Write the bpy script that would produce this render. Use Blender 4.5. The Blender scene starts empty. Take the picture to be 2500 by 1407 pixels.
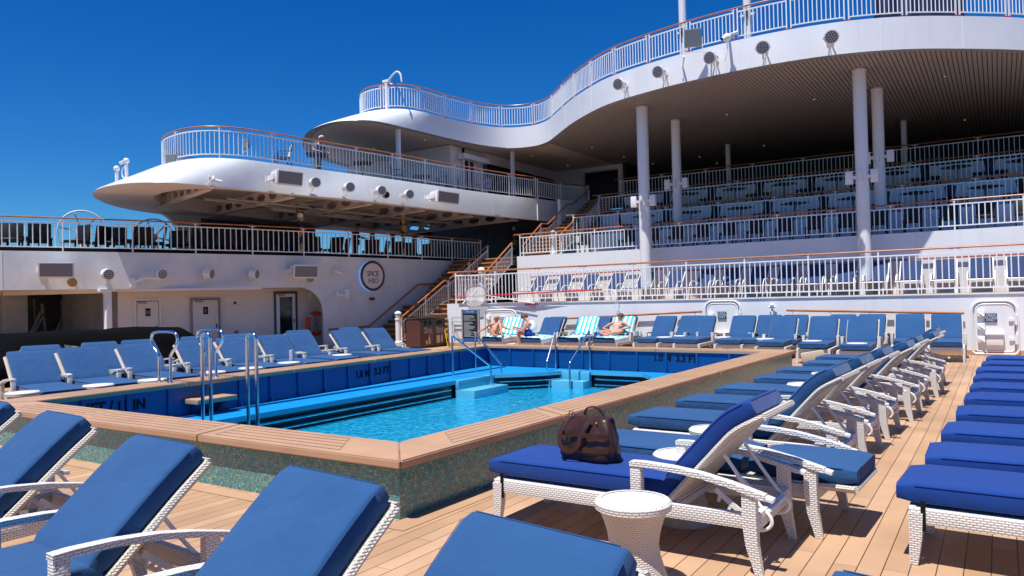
import bpy, bmesh, math, random
import numpy as np
from mathutils import Vector, Matrix
random.seed(7)
S = bpy.context.scene
COL = S.collection
R_ = math.radians

# ---------------------------------------------------------------- camera
FPX, CXP, CYP, CAMH = 1827.0, 1250.0, 703.5, 1.55
_vy = np.array([2440 - CXP, -(705 - CYP), -FPX]); _vx = -np.array([-1556 - CXP, -(798 - CYP), -FPX])
Yc = _vy / np.linalg.norm(_vy); Xc = _vx - _vx.dot(Yc) * Yc; Xc /= np.linalg.norm(Xc); Zc = np.cross(Xc, Yc)
RC = np.stack([Xc, Yc, Zc], 1)
CPOS = np.array([0, 0, CAMH])
cam = bpy.data.cameras.new('camera'); camo = bpy.data.objects.new('camera', cam); COL.objects.link(camo)
_m = Matrix.Identity(4)
for _i in range(3):
    for _j in range(3):
        _m[_i][_j] = float(RC.T[_i][_j])
_m[2][3] = CAMH
camo.matrix_world = _m
cam.sensor_width = 36; cam.lens = FPX / 2500 * 36; cam.clip_end = 30000; cam.clip_start = .05
S.camera = camo
# ---------------------------------------------------------------- sky, sun, exposure
SUN = Vector((-.035, -.335, .94)).normalized()      # towards the sun
w = bpy.data.worlds.new('World'); S.world = w; w.use_nodes = True
nt = w.node_tree; nt.nodes.clear()
sky = nt.nodes.new('ShaderNodeTexSky'); sky.sky_type = 'NISHITA'; sky.sun_disc = False
sky.sun_elevation = math.asin(SUN.z); sky.sun_rotation = math.atan2(SUN.x, SUN.y)
sky.altitude = 0; sky.air_density = 1.0; sky.dust_density = .15; sky.ozone_density = 3.0
hs = nt.nodes.new('ShaderNodeHueSaturation'); hs.inputs['Saturation'].default_value = 1.45; hs.inputs['Value'].default_value = 1.0
mx = nt.nodes.new('ShaderNodeMixRGB'); mx.blend_type = 'MULTIPLY'; mx.inputs[0].default_value = 1; mx.inputs[2].default_value = (.32, .70, 1.04, 1)
bg = nt.nodes.new('ShaderNodeBackground'); bg.inputs[1].default_value = .082
out = nt.nodes.new('ShaderNodeOutputWorld')
nt.links.new(sky.outputs[0], hs.inputs['Color']); nt.links.new(hs.outputs[0], mx.inputs[1]); nt.links.new(mx.outputs[0], bg.inputs[0]); nt.links.new(bg.outputs[0], out.inputs[0])
sl = bpy.data.lights.new('sun', 'SUN'); sl.energy = 5.0; sl.angle = R_(.5); sl.color = (1, .975, .93)
so = bpy.data.objects.new('sun', sl); COL.objects.link(so); so.rotation_euler = (-SUN).to_track_quat('-Z', 'Y').to_euler()
so.location = (0, -20, 60)
S.view_settings.view_transform = 'Standard'; S.view_settings.look = 'None'; S.view_settings.exposure = .36; S.view_settings.gamma = 1
S.render.engine = 'CYCLES'; S.cycles.max_bounces = 8; S.cycles.diffuse_bounces = 5; S.cycles.caustics_refractive = False; S.cycles.caustics_reflective = False

# ---------------------------------------------------------------- measuring helpers (photo pixel -> point on a given real plane)
def ray(px, py): return RC.T @ np.array([px - CXP, -(py - CYP), -FPX])
def onz(px, py, z):
    d = ray(px, py); return Vector(CPOS + (z - CAMH) / d[2] * d)
def ony(px, py, y):
    d = ray(px, py); return Vector(CPOS + y / d[1] * d)
def onx(px, py, x):
    d = ray(px, py); return Vector(CPOS + x / d[0] * d)
def onpoly(px, py, poly):
    """point on a vertical wall that follows a plan polyline; returns point, tangent, normal (towards the viewer)"""
    d = ray(px, py); best = None
    n = len(poly) - 1
    for i in range(n):
        a = np.array(poly[i][:2], float); b = np.array(poly[i + 1][:2], float); e = b - a
        M = np.array([[d[0], -e[0]], [d[1], -e[1]]])
        if abs(np.linalg.det(M)) < 1e-9: continue
        t, s = np.linalg.solve(M, a)
        lo = -.3 if i == 0 else -1e-6; hi = 1.3 if i == n - 1 else 1 + 1e-6
        if lo <= s <= hi and t > 0 and (best is None or t < best[0]):
            best = (t, Vector(CPOS + t * d), Vector((e[0], e[1], 0)).normalized())
    if best is None: raise ValueError('no hit %s %s' % (px, py))
    t, P, T = best
    N = Vector((T.y, -T.x, 0))
    if N.dot(Vector((-P.x, -P.y, 0))) < 0: N = -N
    return P, T, N

# ---------------------------------------------------------------- mesh builder
class MB:
    def __init__(s): s.bm = bmesh.new(); s.mi = 0
    def face(s, pts, mi=None):
        vs = [s.bm.verts.new(p) for p in pts]
        try:
            f = s.bm.faces.new(vs); f.material_index = s.mi if mi is None else mi; return f
        except ValueError: return None
    def grid(s, rows, closed=False, mi=None):
        V = [[s.bm.verts.new(p) for p in r] for r in rows]
        n = len(V[0])
        for i in range(len(V) - 1):
            for j in range(n if closed else n - 1):
                k = (j + 1) % n
                f = s.bm.faces.new((V[i][j], V[i][k], V[i + 1][k], V[i + 1][j])); f.material_index = s.mi if mi is None else mi
        return V
    def box(s, x0, x1, y0, y1, z0, z1, mi=None, bev=0, seg=2, M=None):
        b = bmesh.new(); bmesh.ops.create_cube(b, size=1)
        for v in b.verts:
            v.co = Vector(((x0 + x1) / 2 + v.co.x * (x1 - x0), (y0 + y1) / 2 + v.co.y * (y1 - y0), (z0 + z1) / 2 + v.co.z * (z1 - z0)))
        if bev: bmesh.ops.bevel(b, geom=b.edges[:], offset=bev, segments=seg, profile=.6, affect='EDGES')
        s.merge(b, M, mi); b.free()
    def merge(s, b, M=None, mi=None):
        mp = {}
        for v in b.verts: mp[v] = s.bm.verts.new(M @ v.co if M else v.co)
        for f in b.faces:
            g = s.bm.faces.new([mp[v] for v in f.verts]); g.material_index = s.mi if mi is None else mi
    def obox(s, c, ax, ay, az, sx, sy, sz, mi=None, bev=0):
        M = Matrix(((ax.x, ay.x, az.x, c.x), (ax.y, ay.y, az.y, c.y), (ax.z, ay.z, az.z, c.z), (0, 0, 0, 1)))
        s.box(-sx / 2, sx / 2, -sy / 2, sy / 2, -sz / 2, sz / 2, mi, bev, M=M)
    def beam(s, p, q, wx, wz, mi=None, up=None, bev=0):
        """rectangular bar from p to q; wz = size along up, wx = across"""
        p = Vector(p); q = Vector(q); ax = (q - p); L = ax.length; ax /= L
        up = Vector(up) if up else (Vector((0, 0, 1)) if abs(ax.z) < .95 else Vector((1, 0, 0)))
        ay = up.cross(ax).normalized(); az = ax.cross(ay)
        s.obox((p + q) / 2, ax, ay, az, L, wx, wz, mi, bev)
    def tube(s, path, r, n=8, mi=None, closed=False, cap=True, flat=1.0):
        P = [Vector(p) for p in path]; m = len(P)
        rr = r if isinstance(r, (list, tuple)) else [r] * m
        rows = []; prev = None
        for i, p in enumerate(P):
            if closed: t = P[(i + 1) % m] - P[i - 1]
            else: t = (P[min(i + 1, m - 1)] - P[max(i - 1, 0)])
            t.normalize()
            if prev is None:
                a = Vector((0, 0, 1)) if abs(t.z) < .9 else Vector((1, 0, 0))
                u = t.cross(a).normalized()
            else:
                u = prev - t * prev.dot(t)
                u = u.normalized() if u.length > 1e-6 else t.cross(Vector((0, 0, 1))).normalized()
            prev = u; v = t.cross(u)
            rows.append([p + u * (math.cos(2 * math.pi * k / n) * rr[i]) + v * (math.sin(2 * math.pi * k / n) * rr[i] * flat) for k in range(n)])
        if closed: rows.append(rows[0])
        V = s.grid(rows, closed=True, mi=mi)
        if closed: bmesh.ops.remove_doubles(s.bm, verts=V[0] + V[-1], dist=1e-6)
        elif cap:
            for r_ in (V[0][::-1], V[-1]):
                f = s.bm.faces.new(r_); f.material_index = s.mi if mi is None else mi
    def lathe(s, c, prof, n=20, mi=None, axis='z', cap=True, M=None):
        rows = []
        for r, z in prof:
            row = []
            for k in range(n):
                a = 2 * math.pi * k / n
                v = Vector((r * math.cos(a), r * math.sin(a), z))
                if M: v = M @ v
                row.append(Vector(c) + v)
            rows.append(row)
        V = s.grid(rows, closed=True, mi=mi)
        if cap:
            for r_ in (V[0][::-1], V[-1]):
                f = s.bm.faces.new(r_); f.material_index = s.mi if mi is None else mi
    def prism(s, poly, z0, z1, mi=None):
        a = [s.bm.verts.new((p[0], p[1], z0)) for p in poly]; b = [s.bm.verts.new((p[0], p[1], z1)) for p in poly]
        m = s.mi if mi is None else mi
        n = len(poly)
        fs = [s.bm.faces.new(a[::-1]), s.bm.faces.new(b)] + [s.bm.faces.new((a[i], a[(i + 1) % n], b[(i + 1) % n], b[i])) for i in range(n)]
        for f in fs: f.material_index = m
    def ball(s, c, rx, ry=None, rz=None, mi=None, n=12, M=None):
        ry = ry or rx; rz = rz or rx
        b = bmesh.new(); bmesh.ops.create_uvsphere(b, u_segments=n, v_segments=max(6, n * 2 // 3), radius=1)
        for v in b.verts:
            q = Vector((v.co.x * rx, v.co.y * ry, v.co.z * rz))
            v.co = (M @ q if M else q) + Vector(c)
        s.merge(b, None, mi); b.free()
    def build(s, name, mats, parent=None, world=True, origin=None, smooth=True, angle=38):
        bm = s.bm
        bmesh.ops.recalc_face_normals(bm, faces=bm.faces[:])
        off = Vector((0, 0, 0))
        if parent is not None and world: off = absloc(parent)
        if origin is not None: off = Vector(origin)
        uvl = bm.loops.layers.uv.new('UVMap')
        for f in bm.faces:
            n = f.normal; a = (abs(n.x), abs(n.y), abs(n.z))
            k = 2 if a[2] >= max(a[0], a[1]) else (0 if a[0] > a[1] else 1)
            for l in f.loops:
                c = l.vert.co
                l[uvl].uv = (c.x, c.y) if k == 2 else ((c.y, c.z) if k == 0 else (c.x, c.z))
        if off.length: bmesh.ops.translate(bm, verts=bm.verts[:], vec=-off)
        me = bpy.data.meshes.new(name)
        bm.to_mesh(me); bm.free()
        for m in (mats if isinstance(mats, (list, tuple)) else [mats]): me.materials.append(m)
        if smooth:
            me.polygons.foreach_set('use_smooth', [True] * len(me.polygons)); me.set_sharp_from_angle(angle=R_(angle))
        o = bpy.data.objects.new(name, me); COL.objects.link(o)
        if parent is not None: o.parent = parent
        if origin is not None: o.location = Vector(origin) - (absloc(parent) if (parent is not None and world) else Vector((0, 0, 0)))
        return o
def absloc(o):
    v = Vector(o.location)
    while o.parent: o = o.parent; v += Vector(o.location)
    return v
def tag(o, label=None, cat=None, group=None, kind=None):
    if label: o['label'] = label
    if cat: o['category'] = cat
    if group: o['group'] = group
    if kind: o['kind'] = kind
    return o
def thing(name, label, cat, loc=(0, 0, 0), rotz=0, group=None, kind=None):
    o = bpy.data.objects.new(name, None); COL.objects.link(o); o.location = loc; o.rotation_euler = (0, 0, rotz); o.empty_display_size = .1
    return tag(o, label, cat, group, kind)
KIDS = {}
def copy_tree(o, parent=None):
    c = o.copy(); COL.objects.link(c); c.parent = parent
    for ch in [x for x in o.children]: copy_tree(ch, c)
    return c
def dup(o, loc, rotz, label=None, group=None, first=[]):
    if id(o) not in KIDS: KIDS[id(o)] = o; c = o
    else: c = copy_tree(o)
    c.location = loc; c.rotation_euler = (0, 0, rotz)
    if label: c['label'] = label
    if group: c['group'] = group
    return c
def text_mesh(txt, size, depth=.004, bold=0, spacing=1.0):
    cu = bpy.data.curves.new('t', 'FONT'); cu.body = txt; cu.size = size; cu.extrude = depth / 2; cu.offset = bold; cu.align_x = 'CENTER'; cu.align_y = 'CENTER'; cu.space_character = spacing; cu.resolution_u = 2; cu.space_line = .8
    o = bpy.data.objects.new('t', cu); COL.objects.link(o)
    dg = bpy.context.evaluated_depsgraph_get(); dg.update()
    me = bpy.data.meshes.new_from_object(o.evaluated_get(dg))
    bpy.data.objects.remove(o); bpy.data.curves.remove(cu)
    return me
def add_text(mb, txt, size, c, ax, up, nrm, mi=0, depth=.004, bold=0, spacing=1.0, sx=1.0):
    me = text_mesh(txt, size, depth, bold, spacing)
    M = Matrix(((ax.x * sx, up.x, nrm.x, c.x), (ax.y * sx, up.y, nrm.y, c.y), (ax.z * sx, up.z, nrm.z, c.z), (0, 0, 0, 1)))
    b = bmesh.new(); b.from_mesh(me); mb.merge(b, M, mi); b.free(); bpy.data.meshes.remove(me)

# ---------------------------------------------------------------- materials
def newmat(name):
    m = bpy.data.materials.new(name); m.use_nodes = True
    n = m.node_tree.nodes; b = n['Principled BSDF']; return m, m.node_tree, b
def N(nt, t, **k):
    n = nt.nodes.new(t)
    for a, v in k.items(): setattr(n, a, v)
    return n
def mat(name, col, rough=.5, metal=0, var=.0, vscale=3.0, bump=0, bscale=60, coat=0, spec=.5, obj=True, emit=None, emits=1):
    m, t, b = newmat(name)
    b.inputs['Base Color'].default_value = (*col, 1); b.inputs['Roughness'].default_value = rough; b.inputs['Metallic'].default_value = metal
    b.inputs['Specular IOR Level'].default_value = spec
    if coat: b.inputs['Coat Weight'].default_value = coat
    if emit: b.inputs['Emission Color'].default_value = (*emit, 1); b.inputs['Emission Strength'].default_value = emits
    if var or bump:
        tc = N(t, 'ShaderNodeTexCoord')
    if var:
        nz = N(t, 'ShaderNodeTexNoise'); nz.inputs['Scale'].default_value = vscale; nz.inputs['Detail'].default_value = 5
        t.links.new(tc.outputs['Object'], nz.inputs['Vector'])
        mr = N(t, 'ShaderNodeMapRange'); mr.inputs['From Min'].default_value = .3; mr.inputs['From Max'].default_value = .7; mr.inputs['To Min'].default_value = 1 - var; mr.inputs['To Max'].default_value = 1 + var * .6
        t.links.new(nz.outputs['Fac'], mr.inputs['Value'])
        mm = N(t, 'ShaderNodeMixRGB', blend_type='MULTIPLY'); mm.inputs[0].default_value = 1; mm.inputs[1].default_value = (*col, 1)
        t.links.new(mr.outputs[0], mm.inputs[2]); t.links.new(mm.outputs[0], b.inputs['Base Color'])
    if bump:
        nb = N(t, 'ShaderNodeTexNoise'); nb.inputs['Scale'].default_value = bscale; nb.inputs['Detail'].default_value = 4
        t.links.new(tc.outputs['Object'], nb.inputs['Vector'])
        bu = N(t, 'ShaderNodeBump'); bu.inputs['Strength'].default_value = bump; bu.inputs['Distance'].default_value = .02
        t.links.new(nb.outputs['Fac'], bu.inputs['Height']); t.links.new(bu.outputs[0], b.inputs['Normal'])
    return m
def streaky(m, amt=.16):
    t = m.node_tree; b = t.nodes['Principled BSDF']; src = b.inputs['Base Color'].links[0].from_socket
    g = N(t, 'ShaderNodeNewGeometry'); mp = N(t, 'ShaderNodeMapping'); mp.inputs['Scale'].default_value = (2.6, 2.6, .22); t.links.new(g.outputs['Position'], mp.inputs[0])
    nz = N(t, 'ShaderNodeTexNoise'); nz.inputs['Scale'].default_value = 2.2; nz.inputs['Detail'].default_value = 6; nz.inputs['Roughness'].default_value = .7; t.links.new(mp.outputs[0], nz.inputs['Vector'])
    mr = N(t, 'ShaderNodeMapRange'); mr.inputs['From Min'].default_value = .54; mr.inputs['From Max'].default_value = .78; mr.inputs['To Max'].default_value = amt; t.links.new(nz.outputs['Fac'], mr.inputs['Value'])
    mm = N(t, 'ShaderNodeMixRGB'); mm.inputs[2].default_value = (.42, .33, .24, 1); t.links.new(mr.outputs[0], mm.inputs[0]); t.links.new(src, mm.inputs[1]); t.links.new(mm.outputs[0], b.inputs['Base Color'])
    return m
def math_(t, op, a, b=None, c=None):
    n = N(t, 'ShaderNodeMath', operation=op)
    for i, v in enumerate((a, b, c)):
        if v is None: continue
        if isinstance(v, (int, float)): n.inputs[i].default_value = v
        else: t.links.new(v, n.inputs[i])
    return n.outputs[0]
def ramp2(t, fac, c0, c1):
    m = N(t, 'ShaderNodeMixRGB'); m.inputs[1].default_value = (*c0, 1); m.inputs[2].default_value = (*c1, 1); t.links.new(fac, m.inputs[0]); return m.outputs[0]
def wicker(name, col, dark, sx=.03, sy=.014, bump=.8):
    m, t, b = newmat(name)
    tc = N(t, 'ShaderNodeTexCoord'); sp = N(t, 'ShaderNodeSeparateXYZ'); t.links.new(tc.outputs['UV'], sp.inputs[0])
    vr = math_(t, 'DIVIDE', math_(t, 'ADD', sp.outputs[1], 40), sy); row = math_(t, 'FLOOR', vr); odd = math_(t, 'MULTIPLY', math_(t, 'MODULO', row, 2), .5)
    ur = math_(t, 'ADD', math_(t, 'DIVIDE', math_(t, 'ADD', sp.outputs[0], 40), sx), odd)
    su = math_(t, 'SINE', math_(t, 'MULTIPLY', math_(t, 'FRACT', ur), math.pi)); sv = math_(t, 'SINE', math_(t, 'MULTIPLY', math_(t, 'FRACT', vr), math.pi))
    hgt = math_(t, 'MULTIPLY', math_(t, 'POWER', su, .45), math_(t, 'POWER', sv, .5))
    mr = N(t, 'ShaderNodeMapRange'); mr.inputs['From Min'].default_value = .05; mr.inputs['From Max'].default_value = .62; mr.interpolation_type = 'SMOOTHSTEP'; t.links.new(hgt, mr.inputs['Value'])
    t.links.new(ramp2(t, mr.outputs[0], dark, col), b.inputs['Base Color'])
    bu = N(t, 'ShaderNodeBump'); bu.inputs['Strength'].default_value = bump; bu.inputs['Distance'].default_value = .006
    t.links.new(hgt, bu.inputs['Height']); t.links.new(bu.outputs[0], b.inputs['Normal'])
    b.inputs['Roughness'].default_value = .5
    return m
def planks():
    m, t, b = newmat('deck_planks')
    tc = N(t, 'ShaderNodeTexCoord'); sp = N(t, 'ShaderNodeSeparateXYZ'); t.links.new(tc.outputs['Object'], sp.inputs[0])
    X = sp.outputs[0]; Y = sp.outputs[1]; W = .1268
    xs = math_(t, 'DIVIDE', math_(t, 'ADD', X, 100 * W + .715), W)
    fr = math_(t, 'FRACT', xs); idx = math_(t, 'FLOOR', xs)
    g = math_(t, 'LESS_THAN', math_(t, 'ABSOLUTE', math_(t, 'SUBTRACT', fr, .5)), .5 - .024)   # 1 on board
    wn = N(t, 'ShaderNodeTexWhiteNoise', noise_dimensions='1D'); t.links.new(idx, wn.inputs['W'])
    ys = math_(t, 'DIVIDE', math_(t, 'ADD', Y, math_(t, 'MULTIPLY', wn.outputs['Value'], 2.4)), 2.4)
    fy = math_(t, 'FRACT', ys)
    gj = math_(t, 'GREATER_THAN', fy, .0022)
    w2 = N(t, 'ShaderNodeTexWhiteNoise', noise_dimensions='2D'); cb = N(t, 'ShaderNodeCombineXYZ'); t.links.new(idx, cb.inputs[0]); t.links.new(math_(t, 'FLOOR', ys), cb.inputs[1]); t.links.new(cb.outputs[0], w2.inputs['Vector'])
    base = ramp2(t, w2.outputs['Value'], (.43, .26, .15), (.535, .335, .205))
    nz = N(t, 'ShaderNodeTexNoise'); nz.inputs['Scale'].default_value = 1.3; nz.inputs['Detail'].default_value = 8; t.links.new(tc.outputs['Object'], nz.inputs['Vector'])
    mr = N(t, 'ShaderNodeMapRange'); mr.inputs['From Min'].default_value = .35; mr.inputs['From Max'].default_value = .75; mr.inputs['To Min'].default_value = 1.06; mr.inputs['To Max'].default_value = .76
    t.links.new(nz.outputs['Fac'], mr.inputs['Value'])
    gm = N(t, 'ShaderNodeMapping'); gm.inputs['Scale'].default_value = (60, 2.5, 1); t.links.new(tc.outputs['Object'], gm.inputs[0])
    gn = N(t, 'ShaderNodeTexNoise'); gn.inputs['Scale'].default_value = 3; gn.inputs['Detail'].default_value = 3; t.links.new(gm.outputs[0], gn.inputs['Vector'])
    gr = N(t, 'ShaderNodeMapRange'); gr.inputs['To Min'].default_value = .95; gr.inputs['To Max'].default_value = 1.05; t.links.new(gn.outputs['Fac'], gr.inputs['Value'])
    m1 = N(t, 'ShaderNodeMixRGB', blend_type='MULTIPLY'); m1.inputs[0].default_value = 1; t.links.new(base, m1.inputs[1]); t.links.new(math_(t, 'MULTIPLY', mr.outputs[0], gr.outputs[0]), m1.inputs[2])
    m2 = N(t, 'ShaderNodeMixRGB'); m2.inputs[1].default_value = (.10, .045, .022, 1); t.links.new(math_(t, 'MULTIPLY', g, math_(t, 'ADD', math_(t, 'MULTIPLY', gj, .6), .4)), m2.inputs[0]); t.links.new(m1.outputs[0], m2.inputs[2])
    t.links.new(m2.outputs[0], b.inputs['Base Color'])
    b.inputs['Roughness'].default_value = .55; b.inputs['Specular IOR Level'].default_value = .3
    bu = N(t, 'ShaderNodeBump'); bu.inputs['Strength'].default_value = .5; bu.inputs['Distance'].default_value = .005; t.links.new(math_(t, 'MULTIPLY', g, gj), bu.inputs['Height']); t.links.new(bu.outputs[0], b.inputs['Normal'])
    return m
def mosaic():
    m, t, b = newmat('mosaic_tiles')
    tc = N(t, 'ShaderNodeTexCoord'); s = .022
    sc = N(t, 'ShaderNodeVectorMath', operation='SCALE'); sc.inputs['Scale'].default_value = 1 / s; t.links.new(tc.outputs['UV'], sc.inputs[0])
    fl = N(t, 'ShaderNodeVectorMath', operation='FLOOR'); t.links.new(sc.outputs[0], fl.inputs[0])
    fr = N(t, 'ShaderNodeVectorMath', operation='FRACTION'); t.links.new(sc.outputs[0], fr.inputs[0])
    sp = N(t, 'ShaderNodeSeparateXYZ'); t.links.new(fr.outputs[0], sp.inputs[0])
    gx = math_(t, 'LESS_THAN', math_(t, 'ABSOLUTE', math_(t, 'SUBTRACT', sp.outputs[0], .5)), .43); gy = math_(t, 'LESS_THAN', math_(t, 'ABSOLUTE', math_(t, 'SUBTRACT', sp.outputs[1], .5)), .43)
    wn = N(t, 'ShaderNodeTexWhiteNoise', noise_dimensions='2D'); t.links.new(fl.outputs[0], wn.inputs['Vector'])
    cr = N(t, 'ShaderNodeValToRGB'); cr.color_ramp.interpolation = 'CONSTANT'
    e = cr.color_ramp.elements; e[0].position = 0; e[0].color = (.07, .27, .27, 1); e[1].position = .34; e[1].color = (.12, .34, .31, 1)
    for p, c in ((.6, (.05, .21, .24, 1)), (.82, (.20, .36, .28, 1)), (.91, (.36, .27, .11, 1)), (.95, (.20, .48, .44, 1))):
        q = e.new(p); q.color = c
    t.links.new(wn.outputs['Value'], cr.inputs[0])
    m2 = N(t, 'ShaderNodeMixRGB'); m2.inputs[1].default_value = (.09, .10, .09, 1); t.links.new(math_(t, 'MULTIPLY', gx, gy), m2.inputs[0]); t.links.new(cr.outputs[0], m2.inputs[2])
    t.links.new(m2.outputs[0], b.inputs['Base Color']); b.inputs['Roughness'].default_value = .25
    return m
def soffit_mat():
    m, t, b = newmat('slatted_soffit')
    tc = N(t, 'ShaderNodeTexCoord'); sp = N(t, 'ShaderNodeSeparateXYZ'); t.links.new(tc.outputs['Object'], sp.inputs[0])
    fr = math_(t, 'FRACT', math_(t, 'DIVIDE', math_(t, 'ADD', sp.outputs[0], 100), .125))
    g = math_(t, 'GREATER_THAN', fr, .16)
    t.links.new(ramp2(t, g, (.035, .022, .018), (.34, .305, .275)), b.inputs['Base Color']); b.inputs['Roughness'].default_value = .6
    bu = N(t, 'ShaderNodeBump'); bu.inputs['Distance'].default_value = .02; t.links.new(g, bu.inputs['Height']); t.links.new(bu.outputs[0], b.inputs['Normal'])
    return m
def fabric(name, c0, c1, wr=.40):
    m, t, b = newmat(name)
    tc = N(t, 'ShaderNodeTexCoord'); oi = N(t, 'ShaderNodeObjectInfo')
    ad = N(t, 'ShaderNodeVectorMath', operation='ADD'); t.links.new(tc.outputs['Object'], ad.inputs[0]); t.links.new(oi.outputs['Location'], ad.inputs[1])
    nz = N(t, 'ShaderNodeTexNoise'); nz.inputs['Scale'].default_value = 1.7; nz.inputs['Detail'].default_value = 4; nz.inputs['Roughness'].default_value = .6; t.links.new(ad.outputs[0], nz.inputs['Vector'])
    mr = N(t, 'ShaderNodeMapRange'); mr.inputs['From Min'].default_value = .3; mr.inputs['From Max'].default_value = .7; t.links.new(nz.outputs['Fac'], mr.inputs['Value'])
    rnd = math_(t, 'ADD', math_(t, 'MULTIPLY', mr.outputs[0], .7), math_(t, 'MULTIPLY', oi.outputs['Random'], .3))
    t.links.new(ramp2(t, rnd, c0, c1), b.inputs['Base Color'])
    b.inputs['Roughness'].default_value = .85; b.inputs['Specular IOR Level'].default_value = .2; b.inputs['Sheen Weight'].default_value = .15
    mp = N(t, 'ShaderNodeMapping'); mp.inputs['Scale'].default_value = (4, 4, 4); t.links.new(ad.outputs[0], mp.inputs[0])
    n2 = N(t, 'ShaderNodeTexNoise'); n2.inputs['Scale'].default_value = 1.2; n2.inputs['Detail'].default_value = 5; n2.inputs['Distortion'].default_value = .8; t.links.new(mp.outputs[0], n2.inputs['Vector'])
    bu = N(t, 'ShaderNodeBump'); bu.inputs['Strength'].default_value = wr; bu.inputs['Distance'].default_value = .05; t.links.new(n2.outputs['Fac'], bu.inputs['Height']); t.links.new(bu.outputs[0], b.inputs['Normal'])
    return m
def stripes(name, c0, c1, wdt, axis=0, soft=.06, wr=.3):
    m, t, b = newmat(name)
    tc = N(t, 'ShaderNodeTexCoord'); sp = N(t, 'ShaderNodeSeparateXYZ'); t.links.new(tc.outputs['Object'], sp.inputs[0])
    nz = N(t, 'ShaderNodeTexNoise'); nz.inputs['Scale'].default_value = 5; t.links.new(tc.outputs['Object'], nz.inputs['Vector'])
    a = math_(t, 'ADD', sp.outputs[axis], math_(t, 'MULTIPLY', nz.outputs['Fac'], .03))
    fr = math_(t, 'FRACT', math_(t, 'DIVIDE', math_(t, 'ADD', a, 50), wdt))
    tr = math_(t, 'ABSOLUTE', math_(t, 'SUBTRACT', fr, .5))
    mr = N(t, 'ShaderNodeMapRange'); mr.inputs['From Min'].default_value = .25 - soft; mr.inputs['From Max'].default_value = .25 + soft; t.links.new(tr, mr.inputs['Value'])
    t.links.new(ramp2(t, mr.outputs[0], c0, c1), b.inputs['Base Color']); b.inputs['Roughness'].default_value = .95
    bu = N(t, 'ShaderNodeBump'); bu.inputs['Strength'].default_value = wr; bu.inputs['Distance'].default_value = .04; t.links.new(nz.outputs['Fac'], bu.inputs['Height']); t.links.new(bu.outputs[0], b.inputs['Normal'])
    return m
def water_mat():
    m, t, b = newmat('pool_water')
    tc = N(t, 'ShaderNodeTexCoord')
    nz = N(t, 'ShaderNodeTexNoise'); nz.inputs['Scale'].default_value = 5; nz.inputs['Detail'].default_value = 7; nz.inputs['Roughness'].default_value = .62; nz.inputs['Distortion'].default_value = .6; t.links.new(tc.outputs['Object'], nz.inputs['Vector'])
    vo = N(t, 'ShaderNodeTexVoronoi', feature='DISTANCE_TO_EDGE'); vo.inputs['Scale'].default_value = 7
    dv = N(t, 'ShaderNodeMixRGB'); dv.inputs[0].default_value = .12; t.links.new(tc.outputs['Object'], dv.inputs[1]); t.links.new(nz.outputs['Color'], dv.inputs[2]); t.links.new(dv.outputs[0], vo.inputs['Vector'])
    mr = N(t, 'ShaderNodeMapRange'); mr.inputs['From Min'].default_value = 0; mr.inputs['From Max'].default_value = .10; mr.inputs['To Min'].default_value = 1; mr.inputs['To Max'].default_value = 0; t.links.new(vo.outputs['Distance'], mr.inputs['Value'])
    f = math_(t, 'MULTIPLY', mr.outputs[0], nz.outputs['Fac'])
    t.links.new(ramp2(t, f, (.0, .245, .46), (.09, .52, .70)), b.inputs['Base Color'])  # paler cell lines painted into the water colour as caustic light
    b.inputs['Roughness'].default_value = .03; b.inputs['IOR'].default_value = 1.33
    bu = N(t, 'ShaderNodeBump'); bu.inputs['Strength'].default_value = .55; bu.inputs['Distance'].default_value = .07; t.links.new(nz.outputs['Fac'], bu.inputs['Height']); t.links.new(bu.outputs[0], b.inputs['Normal'])
    return m
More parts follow.
